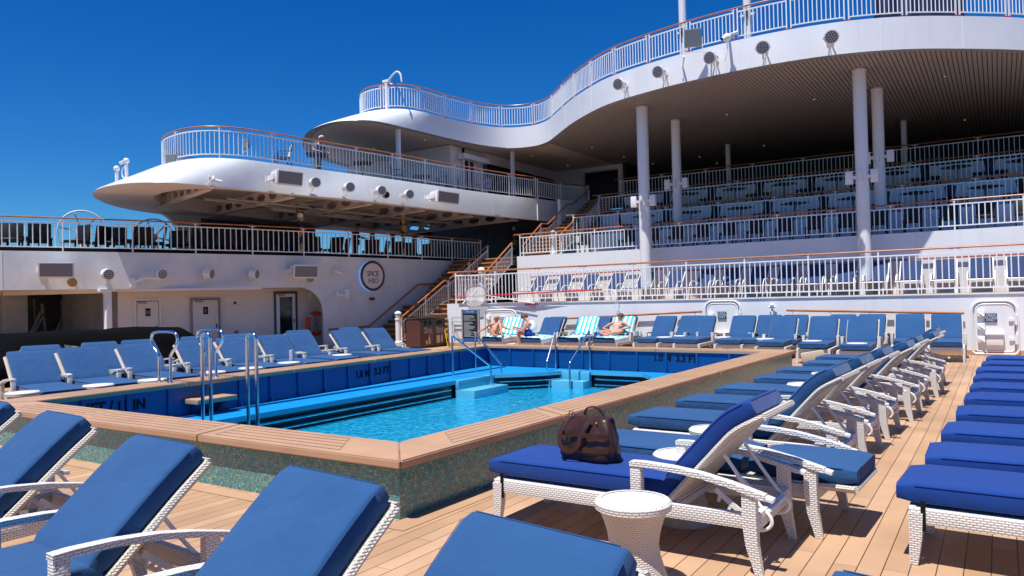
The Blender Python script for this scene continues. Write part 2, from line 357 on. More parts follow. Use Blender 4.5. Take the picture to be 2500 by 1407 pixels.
M_ = dict(
    gal=mat('shade_grey_gallery_paint', (.60, .615, .63), .38, var=.07, vscale=.9, bump=.05, bscale=2), white=mat('white_paint', (.78, .795, .81), .38, var=.05, vscale=.8, bump=.05, bscale=2),  # gallery white is greyed here, carrying its shade in the colour
    whitedirty=mat('weathered_white_paint', (.70, .70, .70), .42, var=.09, vscale=1.6, bump=.06, bscale=2),
    cream=mat('cream_panel', (.78, .70, .64), .5, var=.06, vscale=.7),
    rail=mat('white_rail_paint', (.82, .83, .84), .35), wood=mat('varnished_handrail', (.46, .15, .05), .35, var=.25, vscale=3, coat=.3),
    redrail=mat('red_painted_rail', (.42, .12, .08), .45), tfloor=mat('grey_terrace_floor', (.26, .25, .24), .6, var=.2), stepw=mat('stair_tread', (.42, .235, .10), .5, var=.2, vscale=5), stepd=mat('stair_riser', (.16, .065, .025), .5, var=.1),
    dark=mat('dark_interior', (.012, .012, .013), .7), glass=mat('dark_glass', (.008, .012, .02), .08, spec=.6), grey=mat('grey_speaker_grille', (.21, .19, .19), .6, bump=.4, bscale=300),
    greyp=mat('grey_paint', (.30, .29, .28), .5, var=.2, vscale=2), darkgrey=mat('dark_grey', (.06, .055, .055), .5), steel=mat('polished_steel', (.75, .76, .78), .14, 1), alu=mat('brushed_aluminium', (.62, .62, .63), .35, 1),
    planks=planks(), mosaic=mosaic(), soffit=soffit_mat(), plain_soffit=mat('plain_soffit', (.56, .49, .43), .55, var=.05, vscale=1),
    coping=mat('composite_coping', (.47, .28, .165), .5, var=.12, vscale=2.2), copingedge=mat('coping_seam', (.15, .06, .03), .7),
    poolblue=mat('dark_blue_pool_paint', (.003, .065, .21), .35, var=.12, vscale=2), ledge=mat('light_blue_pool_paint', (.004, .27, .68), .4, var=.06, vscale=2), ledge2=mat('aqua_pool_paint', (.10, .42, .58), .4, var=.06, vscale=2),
    blacktile=mat('black_pool_tile', (.006, .009, .02), .2), water=water_mat(), black=mat('black_paint', (.006, .006, .007), .7, spec=.2),
    wick=wicker('white_wicker', (.74, .725, .685), (.30, .27, .225), .032, .0135, .6), wickfine=wicker('fine_white_wicker', (.64, .59, .52), (.30, .25, .20), .024, .0105, .7),
    tabletop=mat('white_tabletop', (.78, .77, .73), .4, bump=.1, bscale=200), plastic=mat('white_plastic', (.80, .79, .78), .3),
    blue=fabric('faded_blue_canvas', (.012, .062, .175), (.022, .083, .21)), navy=fabric('royal_blue_canvas', (.004, .034, .19), (.005, .044, .23), .18), shade=fabric('blue_sling', (.022, .042, .11), (.03, .055, .14), .1),
    towel=stripes('striped_towel', (.03, .50, .62), (.84, .88, .88), .135, 1), blackwick=wicker('black_wicker', (.007, .0065, .007), (.003, .003, .003), .03, .015, .3),
    bag=mat('brown_leather', (.050, .018, .012), .33, var=.3, vscale=6, bump=.25, bscale=18), brass=mat('brass', (.7, .45, .15), .3, 1),
    brown=mat('brown_bin_paint', (.085, .028, .020), .45, var=.1), brownd=mat('dark_brown', (.028, .018, .015), .5), buff=mat('buff_print', (.55, .36, .27), .6), tarp=mat('black_tarpaulin', (.0025, .0025, .003), .9, spec=.05, bump=.4, bscale=3), yellow=mat('yellow_plastic', (.72, .50, .02), .4),
    board=mat('menu_board_face', (.012, .016, .022), .35), bluep=mat('blue_print', (.01, .09, .28), .5), chalk=mat('pale_print', (.45, .50, .55), .6), navyp=mat('navy_sign', (.01, .03, .12), .4), green=mat('green_sign', (.0, .16, .05), .5),
    orange=mat('lifebuoy_orange', (.90, .06, .03), .45), redp=mat('red_paint', (.60, .02, .04), .45), gold=mat('gold_cloth', (.55, .30, .06), .7), navyc=mat('navy_cloth', (.01, .02, .09), .8),
    skin=mat('tanned_skin', (.50, .22, .13), .5, var=.12, vscale=8), skin2=mat('sunburnt_skin', (.56, .26, .18), .5, var=.12, vscale=8), hairb=mat('blond_hair', (.45, .30, .14), .7, var=.4, vscale=40), hairg=mat('greying_brown_hair', (.12, .075, .05), .8, var=.5, vscale=40), hairw=mat('white_hair', (.75, .68, .60), .8, var=.2, vscale=30), hairk=mat('black_hair', (.01, .008, .008), .7),
    tank=mat('white_tank_top', (.80, .82, .85), .9, bump=.5, bscale=14), shorts=mat('blue_shorts', (.005, .06, .40), .8), bikini=mat('grey_bikini', (.17, .18, .20), .8), navysuit=mat('navy_swimwear', (.01, .012, .06), .8), teal=mat('teal_shirt', (.03, .22, .30), .8),
    pinks=stripes('pink_striped_top', (.62, .20, .27), (.78, .74, .78), .05, 2, .1), seam=mat('weld_seam', (.55, .55, .55), .5), sea=mat('sea_water', (.01, .05, .12), .15, bump=.5, bscale=.3),
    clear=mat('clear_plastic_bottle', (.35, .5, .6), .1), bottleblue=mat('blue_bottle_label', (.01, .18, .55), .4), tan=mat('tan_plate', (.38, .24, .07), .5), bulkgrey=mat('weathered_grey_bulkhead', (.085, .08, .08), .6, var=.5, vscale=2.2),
    mesh=mat('pale_mesh_fabric', (.55, .55, .53), .8), bluesheen=mat('blue_sign_rim', (.15, .45, .85), .3), signrim=mat('dark_red_sign_rim', (.16, .05, .05), .35, .3), darkwood=mat('dark_table_wood', (.05, .022, .014), .5, var=.3, vscale=10),
    lampglass=mat('grey_lamp_glass', (.22, .25, .25), .2), lampface=mat('pale_led_face', (.42, .42, .42), .35), lampcap=mat('clear_lamp_lens', (.55, .54, .48), .2),
)

for _k in ('white', 'whitedirty', 'gal', 'cream'): streaky(M_[_k], .30 if _k != 'white' else .20)
W = M_
V3 = Vector
# ================================================================ SETTING
b = MB(); b.prism([(-4000, -4000), (4000, -4000), (4000, 4000), (-4000, 4000)], -20, -19.9); tag(b.build('sea', W['sea'], smooth=False), kind='structure')
IN = [(-4.05, 4.52), (-10.0, 4.52), (-10.6, 15.15), (-3.88, 14.75)]       # inner edge of the pool coping
OUT = [(-3.55, 3.965), (-10.57, 3.965), (-11.15, 15.72), (-3.37, 15.38)]
def inset(q, d):
    c = (sum(p[0] for p in q) / 4, sum(p[1] for p in q) / 4)
    return [(p[0] + (d if p[0] < c[0] else -d), p[1] + (d if p[1] < c[1] else -d)) for p in q]
hole = inset(OUT, .25)
b = MB(); ro = [(14, -14), (-32, -14), (-32, 48), (14, 48)]
for i in range(4):
    j = (i + 1) % 4
    b.face([(*ro[i], 0), (*ro[j], 0), (*hole[j], 0), (*hole[i], 0)])
tag(b.build('deck', W['planks'], smooth=False), kind='structure')
# border boards around the pool, laid on the deck
b = MB(); o1 = inset(OUT, .02); o2 = inset(OUT, -.12)
for i in range(4):
    j = (i + 1) % 4
    b.face([(*o1[i], .004), (*o1[j], .004), (*o2[j], .004), (*o2[i], .004)])
tag(b.build('deck_border', W['coping'], smooth=False), kind='structure')

# ---------------- pool
pool = thing('swimming_pool', 'raised rectangular pool with mosaic sides, tan coping and blue painted inside', 'pool', (-7.2, 9.8, 0))
b = MB(); t0 = inset(OUT, .078)
for i in range(4):
    j = (i + 1) % 4
    b.face([(*t0[i], 0), (*t0[j], 0), (*t0[j], .38), (*t0[i], .38)])
b.build('mosaic_wall', W['mosaic'], pool, smooth=False)
# slabs
def lerp(a, c, t): return (a[0] + (c[0] - a[0]) * t, a[1] + (c[1] - a[1]) * t)
for i, n in ((0, 3), (1, 5), (2, 3), (3, 5)):
    j = (i + 1) % 4
    for k in range(n):
        L = math.dist(OUT[i], OUT[j]); g = .004 / L
        ta, tb = k / n + g, (k + 1) / n - g
        A, B_ = lerp(OUT[i], OUT[j], ta), lerp(OUT[i], OUT[j], tb); C_, D_ = lerp(IN[i], IN[j], tb), lerp(IN[i], IN[j], ta)
        q = bmesh.new(); vs = [q.verts.new((*p, z)) for z in (.377, .44) for p in (A, B_, C_, D_)]
        for f in ((3, 2, 1, 0), (4, 5, 6, 7), (0, 1, 5, 4), (1, 2, 6, 5), (2, 3, 7, 6), (3, 0, 4, 7)): q.faces.new([vs[x] for x in f])
        bmesh.ops.bevel(q, geom=[e for e in q.edges if all(v.co.z > .43 for v in e.verts) or True], offset=.010, segments=2, affect='EDGES')
        s = MB(); s.merge(q, mi=0); q.free()
        mt = .14 if True else 0
        u0 = (.16 / (L / n)) if k > 0 else .62 / (L / n); u1 = 1 - ((.16 / (L / n)) if k < n - 1 else .62 / (L / n))
        def pt(u, v, z=.4412):
            p, r = lerp(A, B_, u), lerp(D_, C_, u); r = lerp(p, r, v); return (*r, z)
        hw = .005
        for v in (.17, .345, .515, .68, .85):
            s.face([pt(u0, v - hw / .5), pt(u1, v - hw / .5), pt(u1, v + hw / .5), pt(u0, v + hw / .5)], 1)
        for u in (u0, u1):
            s.face([pt(u, .17, .4413), pt(u + .006 / (L / n), .17, .4413), pt(u + .006 / (L / n), .85, .4413), pt(u, .85, .4413)], 1)
        s.build('coping_slab', [W['coping'], W['copingedge']], pool)
iw = inset(IN, -.03)
b = MB()
for i in range(4):
    j = (i + 1) % 4
    b.face([(*iw[i], -1.6), (*iw[i], .377), (*iw[j], .377), (*iw[j], -1.6)])
    n = int(math.dist(iw[i], iw[j]) / .62)
    c = V3((-7.2, 9.8, 0))
    for k in range(1, n):
        p = lerp(iw[i], iw[j], k / n); e = (V3((*iw[j], 0)) - V3((*iw[i], 0))).normalized(); nn = V3((-e.y, e.x, 0))
        if nn.dot(c - V3((*p, 0))) < 0: nn = -nn
        b.obox(V3((*p, .165)) + nn * .012, e, nn, V3((0, 0, 1)), .055, .03, .42, bev=.008)
        b.obox(V3((*p, -.02)) + nn * .03, e, nn, V3((0, 0, 1)), .03, .06, .06, bev=.01)
b.build('inner_wall', W['poolblue'], pool)
b = MB(); b.prism(iw, -1.62, -1.6); b.build('pool_floor', W['ledge2'], pool, smooth=False)
# ledge: top, aqua front, black tiled band
front = [(-9.3, 4.5), (-9.25, 12.0), (-9.2, 13.35)]
arc = [(-9.2, 13.35), (-9.02, 13.52), (-8.78, 13.72), (-8.55, 13.95), (-8.36, 14.22), (-8.22, 14.52), (-8.15, 14.66)]
rest = [(-6.3, 14.62), (-5.75, 13.8), (-5.5, 13.2), (-5.3, 12.2), (-5.25, 4.5)]
edge = front[:2] + arc + rest
poly_out = [(-9.98, 4.5)] + edge + [(-4.02, 4.5), (-3.86, 14.76), (-10.6, 15.16)]
b = MB(); b.prism([(-9.3, 4.55), *edge[1:7], (-8.22, 14.52), (-8.15, 14.66), (-6.3, 14.62), (-5.9, 14.1), (-5.6, 14.6), (-5.4, 14.84), (-10.58, 15.13), (-9.99, 4.55)], -.13, -.05, mi=0)
b.prism([(-5.4, 14.84), (-5.6, 14.6), (-5.9, 14.1), (-5.6, 13.2), (-5.4, 4.55), (-4.05, 4.55), (-3.9, 14.74)], -.13, -.05, mi=0)
b.build('ledge', W['ledge'], pool, smooth=False)
b = MB()
ee = [V3((p[0], p[1], 0)) for p in [(-9.3, 4.5)] + edge[1:9] + [(-6.3, 14.62), (-5.9, 14.1), (-5.6, 13.2), (-5.4, 4.6)]]
for p, q in zip(ee[:-1], ee[1:]):
    t = (q - p).normalized(); nn = V3((t.y, -t.x, 0)); o = nn * .012
    b.face([p + o + V3((0, 0, -.051)), q + o + V3((0, 0, -.051)), q + o + V3((0, 0, -.125)), p + o + V3((0, 0, -.125))])
b.build('ledge_fascia', W['ledge2'], pool, smooth=False)
b = MB()
for p, q in zip(ee[:-1], ee[1:]):
    t = (q - p).normalized(); nn = V3((t.y, -t.x, 0)); o = -nn * .05
    b.face([p + o + V3((0, 0, -.125)), q + o + V3((0, 0, -.125)), q + o + V3((0, 0, -1.5)), p + o + V3((0, 0, -1.5))])
b.build('black_tile_band', W['blacktile'], pool, smooth=False)
for z in (-.21, -.325):
    for seg in ([(-9.22, 6.9), (-9.19, 11.8)], [(p[0] + .02, p[1] - .03) for p in arc[:-1]], [(-7.4, 14.58), (-6.35, 14.57)]):
        b = MB(); b.tube([(x, y, z) for x, y in seg], .016, 8); b.build('grab_bar', W['steel'], pool)
for q1, q2, q3 in (((-9.26, -8.78, 12.03, 13.25, -.75, -.235), (-9.25, -9.17, 12.03, 13.3, -.236, -.049), (-9.26, -8.3, 12.1, 13.2, -.50, -.44)), ((-8.48, -7.52, 14.25, 14.66, -.75, -.235), (-8.42, -7.52, 14.54, 14.66, -.236, -.049), (-8.4, -7.5, 13.7, 14.3, -.5, -.44))):
    b = MB(); b.box(*q1, 0, bev=.012); b.box(*q2, 0, bev=.01); b.build('pool_step', W['ledge2'], pool)
    b = MB(); b.box(*q3); b.build('submerged_step', W['ledge'], pool, smooth=False)
b = MB(); b.box(-9.98, -9.93, 4.55, 14.9, -.048, -.028); b.build('ledge_strip', W['poolblue'], pool, smooth=False)  # thin dark blue strip along the left side of the ledge
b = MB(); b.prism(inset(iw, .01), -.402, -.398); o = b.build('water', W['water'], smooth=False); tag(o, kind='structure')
# depth marks painted on the inside walls
def wall_text(txt, px, py, poly, size, name, mats, parent, lift=.006, sx=1., bold=.012):
    P, T, Nn = onpoly(px, py, poly)
    ax = V3((0, 0, 1)).cross(Nn).normalized()
    b = MB(); add_text(b, txt, size, P + Nn * lift, ax, V3((0, 0, 1)), Nn, 0, .003, bold, 1.0, sx)
    return b.build(name, mats, parent, smooth=False)
farw = [iw[2], iw[3]]; leftw = [iw[1], iw[2]]
for txt, px, py, pl, sz in (('1.0 M', 1617, 875, farw, .19), ('3.3 FT', 1676, 877, farw, .19), ('1.0 M', 885, 914, leftw, .19), ('3.3 FT', 932, 906, leftw, .19), ('4FT /', 240, 998, leftw, .20), ('11 IN', 320, 991, leftw, .20)):
    wall_text(txt, px, py, pl, sz, 'depth_mark', W['black'], pool, lift=.004, bold=.007, sx=.95)
# wooden step with bracket
b = MB(); b.box(-10.16, -9.80, 6.62, 7.30, .13, .20, bev=.008)
st = thing('pool_step_shelf', 'tan wooden step bracketed inside the pool wall below the looped grab rails', 'step', (-10, 7.2, .13)); b.build('tread', W['coping'], st)
b = MB()
for y in (6.75, 7.15):
    b.mi = 0; a = [(-10.15, y - .01, .13), (-9.85, y - .01, .13), (-10.15, y - .01, -.05)]
    b.prism([(p[0], p[2]) for p in a], y - .01, y + .01)
for v in b.bm.verts: v.co = V3((v.co.x, v.co.z, v.co.y))
b.build('bracket', W['poolblue'], st)
# steel rails
def tube_thing(name, label, cat, path, r, base, group=None, flanges=(), m='steel'):
    t = thing(name, label, cat, base, group=group)
    b = MB(); b.tube(path, r, 10); b.build('tube', W[m], t)
    for f in flanges:
        b = MB(); b.lathe(V3(f), [(.055, 0), (.055, .012), (.03, .02), (.024, .035)], 16); b.build('flange', W[m], t)
    return t
def smooth_path(pts, it=3):
    P = [V3(p) for p in pts]
    for _ in range(it):
        Q = [P[0]]
        for a, c in zip(P[:-1], P[1:]): Q += [a * .75 + c * .25, a * .25 + c * .75]
        Q.append(P[-1]); P = Q
    return P
G = 'grab rails and handrails of the pool'
for (xa, y, lab) in ((-10.42, 6.5, 'steel loop grab rail on the left coping, nearer of the pair'), (-10.51, 7.33, 'steel loop grab rail on the left coping, farther of the pair')):
    pts = [(xa - .145, y, .44), (xa - .145, y, .78), (xa - .15, y, .86), (xa - .33, y, 1.0), (xa - .33, y, 1.16), (xa - .2, y, 1.2), (xa + .2, y, 1.2), (xa + .33, y, 1.16), (xa + .33, y, 1.0), (xa + .15, y, .86), (xa + .145, y, .78), (xa + .145, y, .44)]
    tube_thing('grab_rail', lab, 'grab rail', smooth_path(pts, 3), .022, (xa, y, .44), G, [(xa - .145, y, .44), (xa + .145, y, .44)])
for (x, lab) in ((-8.98, 'steel inverted U ladder rail rising from the near end of the pool, left one'), (-8.03, 'steel inverted U ladder rail rising from the near end of the pool, right one')):
    y = 6.2; pts = [(x - .09, y, -.9), (x - .09, y, 1.02), (x - .09, y, 1.2), (x + .09, y, 1.2), (x + .09, y, 1.02), (x + .09, y, -.9)]
    t = tube_thing('ladder_rail', lab, 'ladder rail', smooth_path(pts, 3), .024, (x, y, -.4), G)
    b = MB(); b.box(x - .17, x + .17, y - .06, y + .06, -.02, .0); b.build('ladder_tread', W['steel'], t)
for pts, lab in (([(-9.67, 12.5, -.05), (-9.67, 12.5, .83), (-9.0, 12.93, .17), (-9.0, 12.95, -.75)], 'sloping steel handrail beside the left pool step, nearer one'),
                 ([(-9.83, 13.54, -.05), (-9.83, 13.54, .83), (-9.2, 13.62, .15), (-9.2, 13.62, -.75)], 'sloping steel handrail beside the left pool step, farther one'),
                 ([(-8.62, 15.02, -.05), (-8.62, 15.02, .80), (-8.51, 14.43, .14), (-8.51, 14.43, -.75)], 'sloping steel handrail at the far pool step, left one'),
                 ([(-7.70, 14.95, -.05), (-7.70, 14.95, .82), (-7.80, 14.18, .15), (-7.80, 14.18, -.75)], 'sloping steel handrail at the far pool step, right one')):
    P = [V3(p) for p in pts]
    Q = [P[0], P[1] - V3((0, 0, .06)), P[1], P[1] + (P[2] - P[1]).normalized() * .06, P[2] - (P[2] - P[1]).normalized() * .06, P[2], P[2] - V3((0, 0, .06)), P[3]]
    tube_thing('pool_handrail', lab, 'handrail', smooth_path(Q, 2), .022, pts[0], G)

# ---------------- railings
def railing(label, path, h=1.05, post=1.9, bal=.13, closed=False, group='white railings with wooden handrails', top=.13, bot=.13, handm='wood', double=False, ext=.0, br=.009, redfeet=False, posts_at=None, hr=.032):
    P = [V3(p) for p in path]
    r = thing('railing', label, 'railing', P[0], group=group)
    seg = [(a - c).length for a, c in zip(P[:-1], P[1:])]; tot = sum(seg)
    def at(s):
        for a, c, L in zip(P[:-1], P[1:], seg):
            if s <= L + 1e-9: return a + (c - a) * (s / L), (c - a).normalized()
            s -= L
        return P[-1], (P[-1] - P[-2]).normalized()
    up = V3((0, 0, 1))
    hp = [p + up * h for p in P]
    hp[0] = hp[0] - (P[1] - P[0]).normalized() * ext; hp[-1] = hp[-1] + (P[-1] - P[-2]).normalized() * ext
    b = MB(); b.tube(hp, hr, 8, flat=.8); b.build('handrail', W[handm], r)
    n = max(1, round(tot / post)); g = .06 if double else 0
    for k in range(n + 1):
        s = tot * k / n
        for d in ((-g, g) if double else (0,)):
            if not 0 <= s + d <= tot: continue
            p, t = at(s + d)
            b = MB(); nn = V3((t.y, -t.x, 0)).normalized(); tt = V3((t.x, t.y, 0)).normalized()
            b.obox(p + up * (h / 2), tt, nn, up, .035, .045, h - .02)
            if not double or d < 0: b.obox(p + up * (h - .035), tt, nn, up, .24, .03, .012)
            if redfeet: b.obox(p + up * .03, tt, nn, up, .05, .06, .05, 1)
            b.build('post', [W['rail'], W['redp']], r, smooth=False)
    for k in range(n):
        s0, s1 = tot * k / n + g, tot * (k + 1) / n - g
        b = MB(); m = max(1, round((s1 - s0) / bal)); ss = [s0 + (s1 - s0) * i / m for i in range(m + 1)]
        pts = [at(s)[0] for s in ss]
        step = max(1, m // 6); kp = pts[::step] + ([pts[-1]] if (len(pts) - 1) % step else [])
        for z in (h - top, bot):
            for p, q in zip(kp[:-1], kp[1:]): b.beam(p + up * z, q + up * z, .034, .034)
        for i in range(1, m):
            b.obox(pts[i] + up * ((h - top + bot) / 2), V3((1, 0, 0)), V3((0, 1, 0)), up, br * 2, br * 2, h - top - bot)
        b.build('baluster_panel', W['rail'], r, smooth=False)
    return r

# ---------------- left side: L1 gallery
L1 = [(-26.6, 4.5), (-25.5, 7.4), (-24.402, 10.145), (-23.772, 11.547), (-23.162, 12.968), (-22.721, 14.207), (-21.993, 16.243), (-21.081, 19.472), (-20.782, 21.216), (-20.531, 23.017), (-20.366, 24.828), (-20.226, 26.752), (-20.056, 28.251)]
def offs(poly, d):
    r = []
    for i, p in enumerate(poly):
        a = V3((*poly[max(i - 1, 0)], 0)); c = V3((*poly[min(i + 1, len(poly) - 1)], 0)); t = (c - a).normalized(); r.append((p[0] - t.y * d, p[1] + t.x * d))
    return r
def strip(b, poly, z0, z1, th=.06, mi=0):
    o = offs(poly, th)
    rows = [[(*p, z0) for p in poly], [(*p, z1) for p in poly], [(*p, z1) for p in o], [(*p, z0) for p in o]]
    rows.append(rows[0])
    V = b.grid(rows, mi=mi)
    bmesh.ops.remove_doubles(b.bm, verts=V[0] + V[-1], dist=1e-6)
Z1 = 3.34; Z1b = 2.18
gal = thing('side_gallery', 'white steel side gallery wall on the left carrying the railed upper deck', 'wall', (-21, 20, 0))
split = onpoly(786, 760, L1)[0]; si = 6
b = MB(); strip(b, L1, Z1b, Z1, .08); b.build('fascia', W['whitedirty'], gal)
wallp = [(split.x + .05, split.y)] + [p for p in L1 if p[1] > split.y + .3]
b = MB(); strip(b, wallp, 0, Z1b - .001, .08); b.build('flush_wall', W['whitedirty'], gal)
# quarter-round gusset at the opening's corner
a0 = onpoly(752, 720, L1)[0]; tdir = V3((L1[6][0] - L1[7][0], L1[6][1] - L1[7][1], 0)).normalized()
b = MB(); rows = []; nrm = V3((-tdir.y, tdir.x, 0))
if nrm.x > 0: nrm = -nrm
A0 = V3((wallp[0][0], wallp[0][1], 0))
for d in (.0, .08):
    f = [A0 + nrm * d + V3((0, 0, Z1b))] + [A0 + nrm * d + tdir * (.95 * (1 - math.sin(x))) + V3((0, 0, Z1b - .9 * (1 - math.cos(x)))) for x in [i * math.pi / 20 for i in range(11)]]
    vs = [b.bm.verts.new(p) for p in f]; rows.append(vs); b.bm.faces.new(vs)
for i in range(len(rows[0])): j = (i + 1) % len(rows[0]); b.bm.faces.new((rows[0][i], rows[0][j], rows[1][j], rows[1][i]))
b.build('corner_gusset', W['whitedirty'], gal)
L1o = [(-34, 4), (-34, 48), (-20.0, 48), (-20.056, 28.251)]
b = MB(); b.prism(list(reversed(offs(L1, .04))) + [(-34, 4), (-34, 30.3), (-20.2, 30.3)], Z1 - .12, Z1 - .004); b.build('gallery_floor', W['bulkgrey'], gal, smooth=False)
b = MB(); b.prism(list(reversed(offs(L1, .05))) + [(-34, 4), (-34, 30.3), (-20.2, 30.3)], Z1b, Z1b + .05); b.build('gallery_ceiling', W['cream'], gal, smooth=False)
b = MB()
for px in (790 + 48, 1247 * 0 + 918, 1133): pass
for px in (822, 1133 * 0 + 975, 1128): # vertical weld seams
    P, T, Nn = onpoly(px, 690, L1); b.obox(V3((P.x, P.y, 1.67)) + Nn * .003, T, Nn, V3((0, 0, 1)), .022, .012, 3.3)
P, T, Nn = onpoly(4, 660, L1); b.obox(V3((P.x, P.y, 2.76)) + Nn * .003, T, Nn, V3((0, 0, 1)), .03, .012, 1.15)
b.build('weld_seam', W['white'], gal, smooth=False)
# recessed wall with three doors
iA = [p for p in L1 if 12.9 < p[1] < split.y + .2] + [(split.x, split.y), (split.x + .1, split.y + .5)]
iA = sorted(set(iA), key=lambda p: p[1])
col268 = onpoly(268, 760, L1)[0]
dw = [(p[0] - 1.25, p[1] + .1) for p in L1 if 12.5 < p[1] < 23]
dw0 = onpoly(288, 760, dw)[0]
dwp = [(dw0.x, dw0.y)] + [p for p in dw if p[1] > dw0.y + .2]
b = MB(); strip(b, dwp, 0, Z1b, .06); b.build('recessed_wall', W['cream'], gal)
b = MB(); P = V3((dwp[0][0], dwp[0][1], 0)); b.beam(P + V3((-3.2, -.15, 1.1)), P + V3((-.0, .0, 1.1)), .08, 2.2); b.build('return_wall', W['greyp'], gal, smooth=False)
b = MB(); b.beam((split.x - .1, split.y + .9, 1.09), (split.x - 1.6, split.y + 1.2, 1.09), .06, 2.18); b.build('return_wall', W['cream'], gal, smooth=False)
b = MB(); q = V3((col268.x - .12, col268.y, 0)); b.box(q.x - .09, q.x + .09, q.y - .09, q.y + .09, 0, Z1b, bev=.01); b.box(q.x - .14, q.x + .14, q.y - .3, q.y + .2, Z1b - .07, Z1b); b.build('gallery_post', W['white'], gal)
# beams under the ceiling
b = MB(); b.beam((q.x, q.y, Z1b - .05), (q.x - 6, q.y - 3.2, Z1b - .05), .14, .14); b.beam((q.x - .05, q.y + .2, Z1b - .04), (split.x - .12, split.y - 2.6, Z1b - .03), .1, .08); b.build('ceiling_beam', W['cream'], gal, smooth=False)
# ship interior behind the left opening
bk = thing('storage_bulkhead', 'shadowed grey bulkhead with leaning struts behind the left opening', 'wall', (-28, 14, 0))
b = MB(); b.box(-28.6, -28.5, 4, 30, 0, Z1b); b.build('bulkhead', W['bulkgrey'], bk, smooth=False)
b = MB()
for (x1, y1, x2, y2) in ((100, 760, 72, 822), (108, 765, 76, 824), (102, 742, 112, 824), (165, 748, 133, 820), (170, 752, 138, 822)):
    b.beam(onx(x1, y1, -27.8), onx(x2, y2, -27.8), .07, .07)
for px in (83, 150, 172): b.beam(onx(px, 730, -28.4), onx(px + 3, 824, -28.4), .05, .05)
b.build('strut', W['greyp'], bk, smooth=False)
b = MB(); p = onx(198, 734, -28.3); b.box(-28.45, -28.3, p.y - .55, p.y + .55, p.z - .1, p.z + .1, 0); b.build('strip_light', W['black'], bk, smooth=False)
b = MB(); p0 = onx(14, 790, -26.5); b.box(p0.x - .2, p0.x + .1, p0.y - .15, p0.y + .6, 0, Z1b); b.build('pillar', W['greyp'], bk, smooth=False)
b = MB(); b.beam(onx(-120, 838, -25.4), onx(263, 818, -25.4), .09, .06); b.build('handrail', W['darkwood'], bk, smooth=False)
b = MB(); a, c = onx(-120, 842, -25.4), onx(263, 824, -25.4)
b.beam(a - V3((0, 0, .17)), c - V3((0, 0, .15)), .04, .03)
for i in range(9): p = a.lerp(c, i / 8); b.beam(p, p - V3((0, 0, p.z)), .05, .05)
b.beam(V3((a.x - .05, a.y, a.z - .6)), V3((c.x - .05, c.y, c.z - .35)), .02, .5)
b.build('screen', W['greyp'], bk, smooth=False)
# black covered stack of furniture
def rug(name, label, cat, c, sx, sy, sz, m, seed=1, sub=4, amp=.12, group=None):
    random.seed(seed); q = bmesh.new(); bmesh.ops.create_cube(q, size=1); bmesh.ops.subdivide_edges(q, edges=q.edges[:], cuts=sub, use_grid_fill=True)
    for v in q.verts:
        k = 1 - .35 * max(0, v.co.z + .1)
        v.co = V3((v.co.x * sx * k + random.uniform(-amp, amp) * .4, v.co.y * sy * k + random.uniform(-amp, amp) * .4, (v.co.z + .5) * sz * (1 - .25 * (abs(v.co.x) * 2) ** 4) + (random.uniform(-amp, amp) * .3 if v.co.z > -.4 else 0)))
    b = MB(); b.merge(q); q.free()
    for v in b.bm.verts: v.co += V3(c)
    o = b.build(name, M_[m], origin=c, angle=60); random.seed(7)
    return tag(o, label, cat, group)
p = onz(60, 900, 0); rug('covered_furniture', 'big black tarpaulin covering stacked furniture behind the left loungers', 'tarpaulin', (-18.6, 9.6, 0), 3.2, 5.2, 1.05, 'tarp', 3, 6, .15)
p = onx(197, 870, -17.2); rug('crumpled_towel', 'crumpled pale blue towel on the black tarpaulin', 'towel', (p.x, p.y, p.z - .35), .6, .8, .55, 'lampglass', 9, 5, .3)
